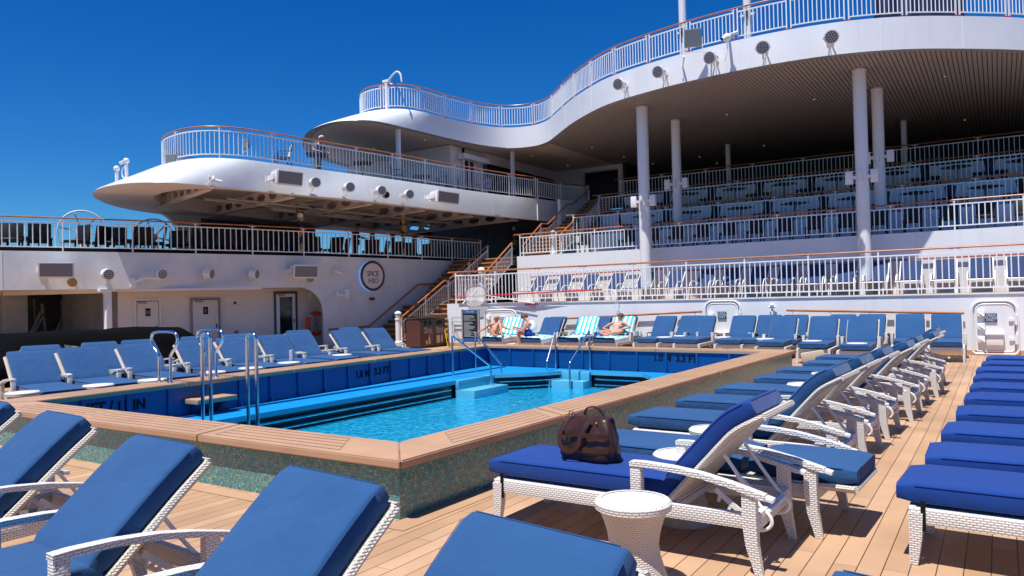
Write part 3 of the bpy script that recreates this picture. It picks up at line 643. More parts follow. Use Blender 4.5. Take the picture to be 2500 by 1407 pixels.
# ---- doors
def wall_door(name, label, px0, px1, py_top, poly, frame_m='white', door_m='cream', glass=False, sign=None, inset_=0.0, wfr=.07, hand='r', closer=True, dark=True):
    a, T, Nn = onpoly(px0, py_top, poly); c = onpoly(px1, py_top, poly)[0]; zt = (a.z + c.z) / 2
    up = V3((0, 0, 1)); T = (c - a); T.z = 0; w_ = T.length; T.normalize(); m = (a + c) / 2; m.z = 0; Nn = V3((T.y, -T.x, 0));
    if Nn.dot(-V3((m.x, m.y, 0))) < 0: Nn = -Nn
    d = thing(name, label, 'door', m)
    b = MB(); f = .06
    b.obox(m + up * (zt / 2) + Nn * .03 - T * (w_ / 2 - f / 2), T, Nn, up, f, .07, zt); b.obox(m + up * (zt / 2) + Nn * .03 + T * (w_ / 2 - f / 2), T, Nn, up, f, .07, zt); b.obox(m + up * (zt - f / 2) + Nn * .03, T, Nn, up, w_ - 2 * f - .002, .066, f)
    b.build('frame', W[frame_m], d, smooth=False)
    b = MB(); b.obox(m + up * (zt / 2 - f / 2) + Nn * .008, T, Nn, up, w_ - 2 * f, .012, zt - f); b.build('gap', W['darkgrey'], d, smooth=False)
    b = MB(); lw = w_ - 2 * f - .035; b.obox(m + up * (zt / 2 - f / 2 - .01) + Nn * .028, T, Nn, up, lw, .03, zt - f - .03, bev=.004)
    leaf = b.build('door_leaf', W[door_m], d)
    if glass:
        b = MB(); b.obox(m + up * (zt * .52) + Nn * .047, T, Nn, up, lw * .66, .01, zt * .76); b.build('pane', W['glass'], leaf, smooth=False)
    s = 1 if hand == 'r' else -1
    rt = T * (s if (T.x * Xc[0] + T.y * Xc[1]) > 0 else -s)
    b = MB(); b.obox(m + rt * (lw / 2 - .07) + up * (zt * .47) + Nn * .06, T, Nn, up, .04, .04, .14); b.build('handle', W['darkgrey'], leaf, smooth=False)
    if closer:
        b = MB(); b.obox(m - rt * (lw / 4) + up * (zt - .13) + Nn * .07, T, Nn, up, .26, .06, .06, bev=.008); b.build('door_closer', W['greyp'], leaf)
    if sign:
        b = MB(); c0 = m + up * (zt * .76) + Nn * .05; b.obox(c0, T, Nn, up, .16, .01, .26, 0)
        ax = up.cross(Nn)
        if sign == 'wc':
            for dx in (-.035, .035):
                b.obox(c0 + ax * dx + Nn * .007 + up * .055, T, Nn, up, .022, .004, .022, 1); b.obox(c0 + ax * dx + Nn * .007 - up * .0, T, Nn, up, .03 if dx < 0 else .022, .004, .07, 1); b.obox(c0 + ax * dx + Nn * .007 - up * .06, T, Nn, up, .014, .004, .05, 1)
        else:
            b.obox(c0 + Nn * .007 + up * .07, T, Nn, up, .024, .004, .024, 1); b.obox(c0 + Nn * .007 + up * .02 - ax * .01, T, Nn, up, .02, .004, .07, 1); b.tube([c0 + Nn * .009 + ax * (.035 * math.cos(q)) + up * (-.045 + .035 * math.sin(q)) for q in [i * .5 for i in range(11)]], .006, 5, mi=1); b.obox(c0 + Nn * .007 - up * .01 + ax * .012, T, Nn, up, .04, .004, .014, 1)
        b.build('restroom_sign', [W['black'], W['chalk']], leaf, smooth=False)
    return d
wall_door('restroom_door', 'cream restroom door with a man and woman sign, left door under the gallery', 327, 392, 730, dwp, sign='wc')
wall_door('restroom_door', 'cream accessible restroom door with wheelchair sign and dark frame', 463, 537, 727, dwp, frame_m='greyp', sign='acc')
wall_door('glazed_door', 'narrow door with a tall dark glass pane next to the lifebuoy', 668, 724, 712, dwp, frame_m='darkgrey', door_m='white', glass=True)
# small boxes on that wall
def wallbox(name, label, cat, px, py, poly, w_, h, d, m, group=None, m2=None, solid=None):
    P, T, Nn = onpoly(px, py, poly); up = V3((0, 0, 1))
    b = MB(); b.obox(P + Nn * (d / 2), T, Nn, up, w_, d, h, 0, bev=min(.01, d / 3, h / 4))
    if m2: b.obox(P + Nn * (d + .004), T, Nn, up, w_ * .7, .006, h * .7, 1)
    o = b.build(name, [W[m]] + ([W[m2]] if m2 else []), origin=P); tag(o, label, cat, group); return o, P, T, Nn
wallbox('switch_box', 'small dark square sensor high on the cream wall between two doors', 'switch', 573, 740, dwp, .09, .09, .04, 'darkgrey')
wallbox('socket_box', 'small grey power socket low on the cream wall', 'socket', 577, 811, dwp, .11, .11, .06, 'darkgrey', m2='greyp')
wallbox('wall_lamp', 'white square wall lamp above the lifebuoy', 'lamp', 761, 722, dwp[-3:], .22, .26, .12, 'plastic')
up = V3((0, 0, 1))
railing('long white railing with wooden handrail along the lower left gallery', [(*p, Z1) for p in offs(L1, .03)], h=1.02, post=1.93, bal=.2, br=.012, group='white railings with wooden handrails')
kb = MB(); strip(kb, offs(L1, .30), Z1, Z1 + .13, .06); tag(kb.build('low_kerb', W['black'], origin=(L1[6][0], L1[6][1], Z1)), 'low black kerb along the floor edge behind the lower gallery railing', 'kerb')
# lifebuoy, in front of the recess wall end
P, T, Nn = onpoly(759, 790, dwp[-4:] if len(dwp) > 4 else dwp); P = P + Nn * .35
lb = thing('lifebuoy', 'orange red lifebuoy with white bands on its wall holder', 'lifebuoy', P)
ax = up.cross(Nn).normalized()
for k in range(4):
    a0_, a1_ = k * math.pi / 2 + .92, (k + 1) * math.pi / 2 + .66
    b = MB(); b.tube([P + ax * (.37 * math.cos(x)) + up * (.40 * math.sin(x)) for x in [a0_ + (a1_ - a0_) * i / 10 for i in range(11)]], .078, 10); b.build('ring_segment', W['orange'], lb)
    b = MB(); b.tube([P + ax * (.37 * math.cos(x)) + up * (.40 * math.sin(x)) for x in (a1_ - .01, a1_ + .13, a1_ + .27)], .08, 10); b.build('band', W['chalk'], lb)
b = MB(); b.obox(P + up * .05 - Nn * .03, ax, Nn, up, .04, .05, .75); b.obox(P - Nn * .0, ax, Nn, up, .12, .09, .14); b.beam(P, P + ax * .12 - up * .2, .03, .03); b.beam(P, P - ax * .12 - up * .2, .03, .03); b.build('holder', W['greyp'], lb)
# exit sign, brown plate
o, P, T, Nn = wallbox('exit_sign', 'small green emergency exit sign with white arrow and running figure', 'sign', 799, 736, L1, .42, .2, .02, 'green')
b = MB(); ax = up.cross(Nn)
c0 = P - ax * .11 + Nn * .026
for q1, q2 in ((c0 + ax * .06, c0 - ax * .06), (c0 - ax * .06, c0 + up * .05 - ax * .01), (c0 - ax * .06, c0 - up * .05 - ax * .01)): b.beam(q1, q2, .02, .012, up=Nn)
c0 = P + ax * .1 + Nn * .026
for q1, q2 in ((c0 - ax * .05 - up * .05, c0 + ax * .05 - up * .05), (c0 - ax * .04 + up * .05, c0), (c0, c0 + ax * .05 + up * .04), (c0 - up * .04, c0 + up * .02)): b.beam(q1, q2, .016, .012, up=Nn)
sg = b.build('symbol', W['white'], o, smooth=False)
wallbox('wall_plate', 'small dark brown plate with pale rim on the left wall below the round sign', 'plate', 907, 730, L1, .38, .17, .03, 'whitedirty', m2='brown')
wallbox('wall_lamp', 'white half-cylinder wall lamp lit beside the security camera', 'lamp', 843, 719, L1[6:], .2, .4, .14, 'plastic')
# round sign
P, T, Nn = onpoly(906, 674, L1); ax = up.cross(Nn).normalized()
sg = thing('round_sign', 'round backlit sign with glowing blue rim reading SPICE H2O on the left wall', 'sign', P)
Mx = Matrix(((ax.x, up.x, Nn.x, 0), (ax.y, up.y, Nn.y, 0), (ax.z, up.z, Nn.z, 0), (0, 0, 0, 1)))
b = MB(); b.lathe(P, [(.605, .0), (.605, .05), (.59, .07)], 40, M=Mx); b.build('back_glow', mat('sign_glow', (.2, .5, .9), .4, emit=(.10, .36, .8), emits=.45), sg)
b = MB(); b.lathe(P, [(.575, .04), (.6, .12), (.56, .16), (.50, .13), (.49, .10)], 40, M=Mx, cap=False); b.build('rim', W['signrim'], sg)
b = MB(); b.lathe(P, [(.51, .09), (.51, .115)], 40, M=Mx); b.build('face', W['cream'], sg)
b = MB(); add_text(b, 'SPiCE', .30, P + up * .07 + Nn * .125, ax, up, Nn, 0, .004, -.003, .82); add_text(b, 'H2O', .28, P - up * .2 + Nn * .125 + ax * .02, ax, up, Nn, 0, .004, -.003, .8); b.build('lettering', W['black'], sg, smooth=False)

def flood(name, label, P, Nn, aim, r=.16, L=.24, group='round LED floodlights', yoke=None, body='plastic'):
    """drum shaped LED lamp held on a wall at P"""
    t = thing(name, label, 'floodlight', P, group=group)
    aim = V3(aim).normalized(); c = P + Nn * .34
    u = aim.cross(up).normalized(); v = u.cross(aim)
    Mx = Matrix(((u.x, v.x, aim.x, 0), (u.y, v.y, aim.y, 0), (u.z, v.z, aim.z, 0), (0, 0, 0, 1)))
    b = MB(); b.lathe(c, [(r * .55, -L * .6), (r * .9, -L * .45), (r * .98, -L * .1), (r, L * .35), (r * 1.08, L * .4), (r * 1.08, L * .55), (r * .92, L * .58)], 20, M=Mx)
    for k in range(8):
        a = k * math.pi / 4; b.obox(c + (u * math.cos(a) + v * math.sin(a)) * r * .95 - aim * .04, aim, u * math.cos(a) + v * math.sin(a), (u * -math.sin(a) + v * math.cos(a)), L * .6, .04, .012)
    b.build('housing', W[body], t)
    b = MB(); b.lathe(c, [(r * .93, L * .585), (r * .93, L * .6)], 20, M=Mx)
    b.mi = 1
    for rr, n in ((0, 1), (r * .38, 6), (r * .72, 12)):
        for k in range(n):
            a = 2 * math.pi * k / n; q = c + (u * math.cos(a) + v * math.sin(a)) * rr + aim * (L * .6); b.lathe(q, [(r * .13, 0), (r * .13, .006)], 8, M=Mx)
    b.build('led_face', [W['lampface'], W['darkgrey']], t)
    b = MB(); b.beam(P, c - u * r * 1.2, .03, .05); b.beam(P, c + u * r * 1.2, .03, .05); b.obox(P + Nn * .02, u, Nn, up, .2, .04, .14); b.build('yoke', W['plastic'], t)
    b = MB(); b.tube(smooth_path([c - aim * L * .5, c - aim * L * .6 - up * .25, P + Nn * .1 - up * .3, P + Nn * .03 - up * .05], 2), .012, 5); b.build('cable', W['plastic'], t)
    return t
for (px, py, lab) in ((266, 671, 'nearest the left speaker'), (394, 670, 'second of the four on the gallery front'), (509, 669, 'third of the four on the gallery front'), (617, 670, 'beside the right speaker, above the restroom doors')):
    P, T, Nn = onpoly(px - 8, py, L1); flood('floodlight', 'white round floodlight on the lower gallery, ' + lab, P, Nn, V3((1, -.12, -.12)) if px < 450 else V3((.85, .42, -.12)), .165)
# flat bracket lamp
P, T, Nn = onpoly(325, 690, L1); b = MB(); b.beam(P, P + Nn * .3 + up * .1 + T * .25, .05, .08); b.obox(P + Nn * .35 + up * .12 + T * .45, T, Nn, up, .42, .2, .07, bev=.02); b.obox(P + Nn * .03, T, Nn, up, .16, .06, .3)
tag(b.build('bracket_lamp', W['plastic'], origin=P), 'flat white bracket lamp between two floodlights on the lower gallery', 'lamp')
def speaker(label, px0, px1, py, poly, h=.50, w_=None, tilt=.0, out=.58, mount=None):
    a, T, Nn = onpoly(px0, py, poly); c = onpoly(px1, py, poly)[0]; m = (a + c) / 2; Td = (c - a); Td.z = 0; w_ = w_ or Td.length * .86
    T = Td.normalized()
    s = thing('wall_speaker', label, 'speaker', m, group='white wall speakers with grey grilles')
    f = (Nn * math.cos(tilt) - up * math.sin(tilt)); u2 = T.cross(f); u2 = u2 if u2.z > 0 else -u2
    b = MB(); cc = m + Nn * out
    q = bmesh.new(); vs = []
    for (sx, d, hh) in ((w_ / 2 * .80, -.42, h * .30), (w_ / 2, .16, h * .5)):
        for (i, j) in ((-1, -1), (1, -1), (1, 1), (-1, 1)): vs.append(q.verts.new(cc + T * (i * sx) + f * d + u2 * (j * hh)))
    for ff in ((3, 2, 1, 0), (4, 5, 6, 7), (0, 1, 5, 4), (1, 2, 6, 5), (2, 3, 7, 6), (3, 0, 4, 7)): q.faces.new([vs[i] for i in ff])
    bmesh.ops.bevel(q, geom=q.edges[:], offset=.03, segments=2, affect='EDGES'); b.merge(q); q.free(); b.build('cabinet', W['plastic'], s)
    b = MB(); b.obox(cc + f * .165, T, f, u2, w_ - .10, .012, h - .12, 0); b.obox(cc + f * .173 + T * (w_ * .38) - u2 * (h * .05), T, f, u2, w_ * .1, .008, h * .18, 1); b.build('grille', [W['grey'], W['lampglass']], s, smooth=False)
    b = MB(); b.beam(m - T * w_ * .42, cc - T * w_ * .52, .04, .16); b.obox(m - T * w_ * .42 + Nn * .02, T, Nn, up, .16, .04, .2); b.beam(m + T * w_ * .4, cc + T * w_ * .4, .04, .1); b.tube([cc - T * w_ * .3 - up * h * .4, m - T * w_ * .3 - up * .1], .012, 5); b.build('bracket', W['plastic'], s, smooth=False)
    return s
speaker('wide white wall speaker at the left end of the lower gallery', 84, 186, 660, L1, tilt=.2)
speaker('white wall speaker with dark round port above the lifebuoy', 690, 760, 664, L1, tilt=.15)
# round dark port behind the second speaker
P, T, Nn = onpoly(757, 680, L1); Mx = Matrix(((T.x, 0, Nn.x, 0), (T.y, 0, Nn.y, 0), (0, 1, 0, 0), (0, 0, 0, 1))); b = MB(); b.lathe(P, [(.14, 0), (.14, .04), (.11, .045)], 20, M=Mx); tag(b.build('wall_port', W['greyp'], origin=P), 'round grey port cover on the wall behind the right gallery speaker', 'port')
P, T, Nn = onpoly(175, 690, L1); b = MB(); b.lathe(P + Nn * .1, [(.12, 0), (.14, .05), (.1, .12)], 14, M=Mx); tag(b.build('horn', W['tan'], origin=P), 'small ochre disc hanging below the leftmost wall speaker', 'horn')
def camera_thing(px, py, poly, label):
    P, T, Nn = onpoly(px, py, poly); t = thing('security_camera', label, 'camera', P)
    b = MB(); b.obox(P + Nn * .03, T, Nn, up, .12, .06, .16, bev=.01); b.tube([P, P + Nn * .22, P + Nn * .26 - up * .08], .03, 8); b.build('bracket', W['plastic'], t)
    b = MB(); b.tube([P + Nn * .2 - up * .1 - T * .06, P + Nn * .3 - up * .16 + T * .22], .055, 10); b.build('camera_body', W['plastic'], t)
    b = MB(); b.tube([P + Nn * .3 - up * .16 + T * .22, P + Nn * .303 - up * .162 + T * .226], .045, 10); b.build('lens', W['black'], t)
    b = MB(); b.tube([P + Nn * .05 - up * (.25) + T * (.09 * math.cos(a)) + up * (.11 * math.sin(a)) for a in [i * .5 for i in range(13)]], .013, 5); b.build('cable_loop', W['plastic'], t)
    return t
camera_thing(812, 657, L1, 'white dome security camera with coiled cable left of the round sign')
camera_thing(815, 712, L1, 'white junction box camera below the dome camera on the left wall')
# wall handrail of the stairs
hr = [onpoly(px, py, offs(L1, -.0)) for px, py in ((800, 805), (898, 797), (1018, 695), (1089, 692))]
pts = [h[0] + h[2] * .09 for h in hr]
t = thing('wall_handrail', 'wooden wall handrail rising along the left wall beside the stairs', 'handrail', pts[0])
b = MB(); b.tube(pts, .036, 8); b.build('rail', W['wood'], t)
b = MB()
for i, f in ((0, .05), (0, .6), (1, .05), (1, .45), (1, .9), (2, .3)):
    q = pts[i].lerp(pts[i + 1], f); n_ = hr[i][2]; b.beam(q - up * .03, q - n_ * .09 - up * .07, .02, .02)
b.build('bracket', W['white'], t)

# ---------------- L2 upper gallery with rounded nose
Z2, Z2b = 6.2, 5.2
B2 = [(-17.79, 29.6), (-18.43, 25.3), (-18.69, 21.7), (-18.94, 18.55), (-19.42, 16.9), (-19.72, 15.4), (-19.85, 13.8), (-20.07, 12.9), (-20.54, 12.37), (-21.28, 12.02), (-22.64, 12.05), (-24.07, 12.6), (-25.4, 13.6), (-26.5, 14.9), (-27.15, 16.3), (-27.5, 18.2), (-27.5, 29.6)]
T2 = [(-17.8, 29.6), (-18.45, 26.8), (-18.95, 22.1), (-19.17, 20.3), (-19.43, 18.6), (-19.66, 17.0), (-19.85, 15.6), (-20.02, 15.03), (-20.45, 14.4), (-21.1, 14.1), (-21.89, 14.07), (-23.04, 14.3), (-24.2, 15.1), (-25.1, 16.2), (-25.5, 17.2), (-25.7, 18.6), (-25.7, 29.6)]
def refine(poly, it=2):
    P = [V3((*p, 0)) for p in poly]
    for _ in range(it):
        Q = [P[0]]
        for a, c in zip(P[:-1], P[1:]): Q += [a * .75 + c * .25, a * .25 + c * .75]
        Q.append(P[-1]); P = Q
    return [(p.x, p.y) for p in P]
B2s, T2s = refine(B2), refine(T2)
ug = thing('upper_gallery', 'white upper gallery deck with a pointed rounded nose jutting out over the left side', 'deck', (-20, 20, Z2b))
b = MB()
def cap_(k, e): return [tuple(V3((*T2s[i], Z2 + e)).lerp(V3((*B2s[i], Z2b)), k)) for i in range(len(B2s))]
rows = [[(*p, Z2b) for p in B2s], [tuple(V3((*B2s[i], Z2b + .03)).lerp(V3((*T2s[i], Z2)), .03)) for i in range(len(B2s))], [tuple(V3((*B2s[i], Z2b)).lerp(V3((*T2s[i], Z2)), .5) + V3((0, 0, .04))) for i in range(len(B2s))], [tuple(V3((*B2s[i], Z2b)).lerp(V3((*T2s[i], Z2)), .85) + V3((0, 0, .05))) for i in range(len(B2s))], [(*p, Z2) for p in T2s]]
b.grid(rows); b.build('fascia', W['gal'], ug, angle=50)
b = MB(); b.prism(list(reversed(T2s)), Z2 - .1, Z2 - .003); b.build('deck_slab', W['bulkgrey'], ug, smooth=False)
inn = []
for i in range(len(B2s)):
    q = V3((*B2s[i], 0)).lerp(V3((*T2s[i], 0)), .8); inn.append(((q.x + 23.3) * .95 - 23.3, (q.y - 21) * .975 + 21))
b = MB(); b.grid([[(*p, Z2b) for p in B2s], [(*p, Z2b + .02) for p in inn], [(*p, Z2b + .5) for p in inn]]); b.build('underside_rim', W['cream'], ug)
b = MB(); b.prism(list(reversed(inn)), Z2b + .5, Z2b + .55); b.build('underside', W['cream'], ug, smooth=False)
P, T, Nn = onpoly(1205, 500, list(reversed(B2s[:30]))); b = MB(); b.obox(V3((P.x, P.y, 5.7)) + Nn * .006, T, Nn, up, .02, .012, .96)
P, T, Nn = onpoly(643, 410, list(reversed(T2s[:36]))); b.obox(V3((P.x, P.y, 5.85)) + Nn * .01, T, Nn, up, .02, .012, .6)
b.build('weld_seam', W['cream'], ug, smooth=False)
def web_beam(p, q, z0, z1, n, m, parent, name='web_beam', hole=.36):
    """deep beam with a row of oval lightening holes"""
    p = V3((*p, 0)); q = V3((*q, 0)); t = (q - p); L = t.length; t.normalize(); b = MB(); cell = L / n; zc, hz = (z0 + z1) / 2, (z1 - z0) / 2
    for k in range(n):
        c = p + t * (cell * (k + .5)); rows = [[], []]
        K = 16
        for i in range(K):
            a = 2 * math.pi * i / K; ca, sa = math.cos(a), math.sin(a); s = 1 / max(abs(ca), abs(sa))
            rows[0].append(c + t * (ca * s * cell / 2) + up * (zc + sa * s * hz))
            rows[1].append(c + t * (ca * min(cell * .34, hole)) + up * (zc + sa * hz * .60))
        b.grid(rows, closed=True)
    b.obox(p.lerp(q, .5) + up * z0, t, V3((t.y, -t.x, 0)), up, L, .22, .03)
    return b.build(name, m, parent, smooth=False)
for y, x0, x1 in ((14.3, -26.0, -20.5), (17.1, -27.0, -19.9), (20.2, -27.3, -19.3), (23.0, -27.3, -19.1), (26.0, -27.3, -18.9), (28.8, -27.3, -18.4)):
    web_beam((x1, y), (x0, y + 1.6), Z2b - .02, Z2b + .46, 8, W['cream'], ug)
web_beam((-23.3, 19), (-23.3, 29), Z2b + .0, Z2b + .45, 11, W['cream'], ug)
b = MB()
for y in (18.5, 21.6, 24.6, 27.4): b.beam((-27, y, Z2b + .2), (-19.3, y, Z2b + .2), .1, .3)
b.tube([(-21.2, 15.5, Z2b - .1), (-20.9, 28, Z2b - .1)], .04, 6); b.tube([(-22.4, 15.5, Z2b), (-22.2, 28, Z2b)], .05, 6)
b.build('pipework', W['greyp'], ug, smooth=False)
b = MB()
for px, py in ((520, 0),): pass
for y in (19.0, 22.5, 25.5): b = MB(); b.box(-21.9, -21.0, y, y + .16, Z2b - .12, Z2b - .02); b.build('strip_light', W['darkgrey'], ug, smooth=False)
# seaward wall of the lower gallery with window openings
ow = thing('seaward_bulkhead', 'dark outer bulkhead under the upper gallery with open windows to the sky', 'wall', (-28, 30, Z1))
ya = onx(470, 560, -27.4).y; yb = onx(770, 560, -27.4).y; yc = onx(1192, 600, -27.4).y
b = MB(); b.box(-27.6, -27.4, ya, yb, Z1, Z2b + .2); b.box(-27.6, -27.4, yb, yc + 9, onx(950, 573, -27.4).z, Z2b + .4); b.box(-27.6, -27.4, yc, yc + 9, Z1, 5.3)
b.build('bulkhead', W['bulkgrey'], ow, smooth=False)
b = MB()
for px in (868, 912, 962, 1015, 1070, 1108, 1160): y = onx(px, 590, -27.4).y; b.box(-27.55, -27.42, y - .12, y + .12, Z1, 5.35)
b.build('mullion', W['darkgrey'], ow, smooth=False)
b = MB(); b.box(-17.15, -17.0, 30.4, 36, 1.5, 6.19); b.box(-20, -15.3, 36, 36.2, 1.5, 6.2); b.build('inner_wall', W['white'], ow, smooth=False)
b = MB(); b.box(-20.0, -17.16, 33.6, 33.8, 0, 6.1); b.build('end_wall', W['bulkgrey'], ow, smooth=False)
b = MB(); b.box(-27.5, -20.0, 33.6, 33.8, 0, 6.1); b.box(-27.5, -27.3, yc + 8.5, 34, 0, 6.1); b.build('end_wall', W['bulkgrey'], ow, smooth=False)
# support bracket at the nose
b = MB(); p = onx(448, 560, -26.6)
for x in (-26.7,): b.box(x - .12, x + .12, p.y - .15, p.y + .75, Z1, Z2b)
o = b.build('support_pillar', W['cream'], origin=(-26.7, p.y, Z1)); tag(o, 'cream pillar with curved bracket holding the nose of the upper gallery', 'pillar')
b = MB(); rows = []
for d in (-.1, .1):
    f = [V3((-26.7 + d, p.y - .15, Z2b))] + [V3((-26.7 + d, p.y - .15 - 1.0 * (1 - math.sin(a)), Z2b - 1.0 * (1 - math.cos(a)))) for a in [i * math.pi / 20 for i in range(11)]]
    vs = [b.bm.verts.new(q) for q in f]; rows.append(vs); b.bm.faces.new(vs)
for i in range(len(rows[0])): j = (i + 1) % len(rows[0]); b.bm.faces.new((rows[0][i], rows[0][j], rows[1][j], rows[1][i]))
b.build('bracket', W['cream'], o)
railing('curved white railing with wooden handrail round the nose of the upper gallery', [(*p, Z2) for p in list(reversed(offs(T2s, -.06)))[6:]], h=1.0, post=1.75, bal=.14, br=.010, redfeet=False)
cr = [onx(1368, 495, -17.5), ony(1415, 492, 33.2)]
e0 = T2s[0]
# end piece of the upper gallery towards the tiers
b = MB(); b.beam((-17.80, 29.6, 5.7), (-17.55, 31.9, 5.7), .12, 1.0); b.beam((-17.55, 31.9, 5.3), (-16.9, 33.4, 5.3), .12, 1.8); b.build('gallery_end', W['whitedirty'], ug, smooth=False)
b = MB(); b.prism([(-27, 29.6), (-17.8, 29.6), (-17.6, 31.9), (-17.0, 33.4), (-17, 37), (-27, 37)], Z2 - .1, Z2 - .004); b.build('deck_slab', W['bulkgrey'], ug, smooth=False)
railing('short white railing at the inner end of the upper gallery by the top stairs', [(-17.80, 29.7, Z2), (-17.58, 31.85, Z2), (-17.0, 33.25, Z2)], h=.95, post=1.6, bal=.14, br=.010)
P2 = list(reversed(B2s))
def fascia_pt(px, py):
    P, T, Nn = onpoly(px, py, P2); k = max(0, min(1, (P.z - Z2b) / (Z2 - Z2b)))
    return P, T, Nn
for (px, py, lab) in ((768, 449, 'leftmost on the upper gallery'), (849, 460, 'second on the upper gallery'), (925, 468, 'beside the black spotlight on the upper gallery'), (993, 477, 'left of the far upper speaker')):
    P, T, Nn = fascia_pt(px - 12, py); flood('floodlight', 'white round floodlight on the upper gallery, ' + lab, P, Nn, V3((.95, -.35, -.1)), .165)
P, T, Nn = fascia_pt(935, 478); b = MB(); b.tube([P, P + Nn * .15 + V3((0, -.05, 0)), P + Nn * .2 + V3((.18, -.22, -.03))], [.04, .12, .13], 12); b.tube([P + Nn * .2 + V3((.181, -.221, -.03)), P + Nn * .2 + V3((.19, -.232, -.032))], .11, 12, mi=1); tag(b.build('spotlight', [W['greyp'], W['black']], origin=P), 'black faced cylindrical spotlight between floodlights on the upper gallery', 'spotlight')
speaker('tilted white wall speaker near the nose of the upper gallery', 642, 716, 440, P2, tilt=.18)
speaker('white wall speaker at the far end of the upper gallery beside a small floodlight', 1030, 1092, 486, P2, tilt=.12)
camera_thing(512, 433, P2, 'white dome security camera on the nose of the upper gallery')
def square_flood(label, P, aim, w_=.42, h=.38):
    aim = V3(aim).normalized(); u = aim.cross(up).normalized(); v = u.cross(aim)
    t = thing('square_floodlight', label, 'floodlight', P)
    b = MB(); b.obox(P - aim * .05, u, aim, v, w_, .1, h, bev=.015); b.build('housing', W['greyp'], t)
    b = MB(); b.obox(P + aim * .006, u, aim, v, w_ - .05, .012, h - .05); b.build('glass', W['lampglass'], t, smooth=False)
    b = MB(); b.beam(P - u * (w_ / 2 + .02), P - u * (w_ / 2 + .02) - up * (h * .8), .03, .015); b.beam(P + u * (w_ / 2 + .02), P + u * (w_ / 2 + .02) - up * (h * .8), .03, .015); b.beam(P - u * (w_ / 2 + .03) - up * (h * .8), P + u * (w_ / 2 + .03) - up * (h * .8), .04, .02); b.build('stirrup', W['white'], t, smooth=False)
    return t
p = onx(417, 390, -21.6); square_flood('square glass floodlight standing on the nose of the upper gallery', p, (.5, -.8, -.1), .34, .34)
p = onx(597, 352, -23.0); square_flood('black backed square floodlight seen through the upper railing', p, (-.3, -.9, 0), .4, .36)
p = onpoly(1107, 482, P2)[0] + V3((.2, -.1, 0)); square_flood('small glass floodlight beside the far upper speaker', p, (.5, -.8, -.1), .2, .3)
# two white whip posts at the very tip
p = onx(300, 430, -22.4)
t = thing('antenna_posts', 'pair of small white antenna posts with coiled cable on the nose tip', 'antenna', (p.x, p.y, Z2b + .3))
b = MB(); r0 = V3((p.x, p.y, 5.3))
for px, top in ((285, 412), (309, 393)):
    q = onx(px, 440, -22.4); tq = onx(px, top, -22.4); b.tube([(q.x, q.y, 5.25), (q.x, q.y, tq.z)], .05, 8)
    b.ball((q.x, q.y, tq.z), .09)
b.tube([V3((q.x - .12, q.y, tq.z - .35)) + V3((.13 * math.cos(a), 0, .17 * math.sin(a))) for a in [i * .5 for i in range(14)]], .02, 5)
b.tube([V3((q.x, q.y, tq.z)), V3((q.x - .25, q.y - .05, tq.z - .05))], .05, 8)
b.build('mast', W['plastic'], t)
# wrapped poles
GP = 'poles wrapped in navy and gold cloth'
for (px, y0, y1, x, lab) in ((735, 478, 585, -21.9, 'nearest pole wrapped in navy and gold cloth with a big white hearted bow'), (985, 520, 600, -21.3, 'middle pole wrapped in navy and gold cloth on the lower gallery'), (1256, 540, 640, -20.8, 'farthest pole wrapped in gold cloth beside the stairs')):
    a = onx(px, y1, x); t = thing('wrapped_pole', lab, 'pole', (x, a.y, Z1), group=GP)
    b = MB(); H = Z2b + .1 - Z1
    b.tube([(x, a.y, Z1), (x, a.y, Z1 + H)], .075, 12); b.build('pole', W['whitedirty'], t)
    for k, m in ((0, 'navyc'), (math.pi, 'gold')):
        b = MB(); rows = []
        for i in range(41):
            z = Z1 + .3 + (H - .5) * i / 40; an = k + i * .42
            rows.append([V3((x + .085 * math.cos(an + d), a.y + .085 * math.sin(an + d), z)) for d in [j * math.pi / 5 for j in range(6)]])
        b.grid(rows); b.build('ribbon', W[m], t)
    zc = onx(px, 527 if px < 900 else (555 if px < 1100 else 590), x).z
    for i, m in enumerate(('navyc', 'gold', 'navyc', 'gold', 'navyc', 'gold')):
        an = i * math.pi / 3 + .3; b = MB(); d = V3((.5 * math.cos(an), -.45 * math.cos(an) * .6, math.sin(an))); b.tube([V3((x + .1, a.y - .1, zc)), V3((x + .1, a.y - .1, zc)) + d * .22, V3((x + .1, a.y - .1, zc)) + d * .36], [.05, .14, .02], 8, flat=.4); b.build('bow_loop', W[m], t)
    b = MB(); b.ball((x + .16, a.y - .16, zc), .12, n=10); b.build('bow_centre', W['white'] if px < 900 else W['gold'], t)
# big wheels on the lower gallery
for (px, py, r, lab) in ((200, 585, .70, 'left of two big white spoked wheels standing behind the gallery railing'), (375, 592, .66, 'right of two big white spoked wheels standing behind the gallery railing')):
    c = onx(px, py, -25.6); t = thing('spoked_wheel', lab, 'wheel', (c.x, c.y, Z1), group='big white spoked wheels')
    d = V3((-c.y, c.x, 0)).normalized(); n_ = V3((c.x, c.y, 0)).normalized(); c.z = Z1 + r + .12
    for k in (-.06, .06):
        b = MB(); b.tube([c + n_ * k + d * (r * math.cos(a)) + up * (r * math.sin(a)) for a in [2 * math.pi * i / 40 for i in range(40)]], .024, 6, closed=True); b.build('rim', W['plastic'], t)
    b = MB()
    for k in range(6): a = k * math.pi / 3 + .2; b.beam(c, c + d * (r * math.cos(a)) + up * (r * math.sin(a)), .05, .05)
    b.build('spokes', W['plastic'], t)
    b = MB(); b.ball(c, .14, n=10); b.beam(c, V3((c.x, c.y, Z1)), .1, .1); b.build('hub', W['white'], t)
railing('far railing with red handrail at the seaward edge of the lower gallery', [(-29.5, 6, Z1), (-29.5, 20, Z1)], h=.55, post=2.2, bal=.3)
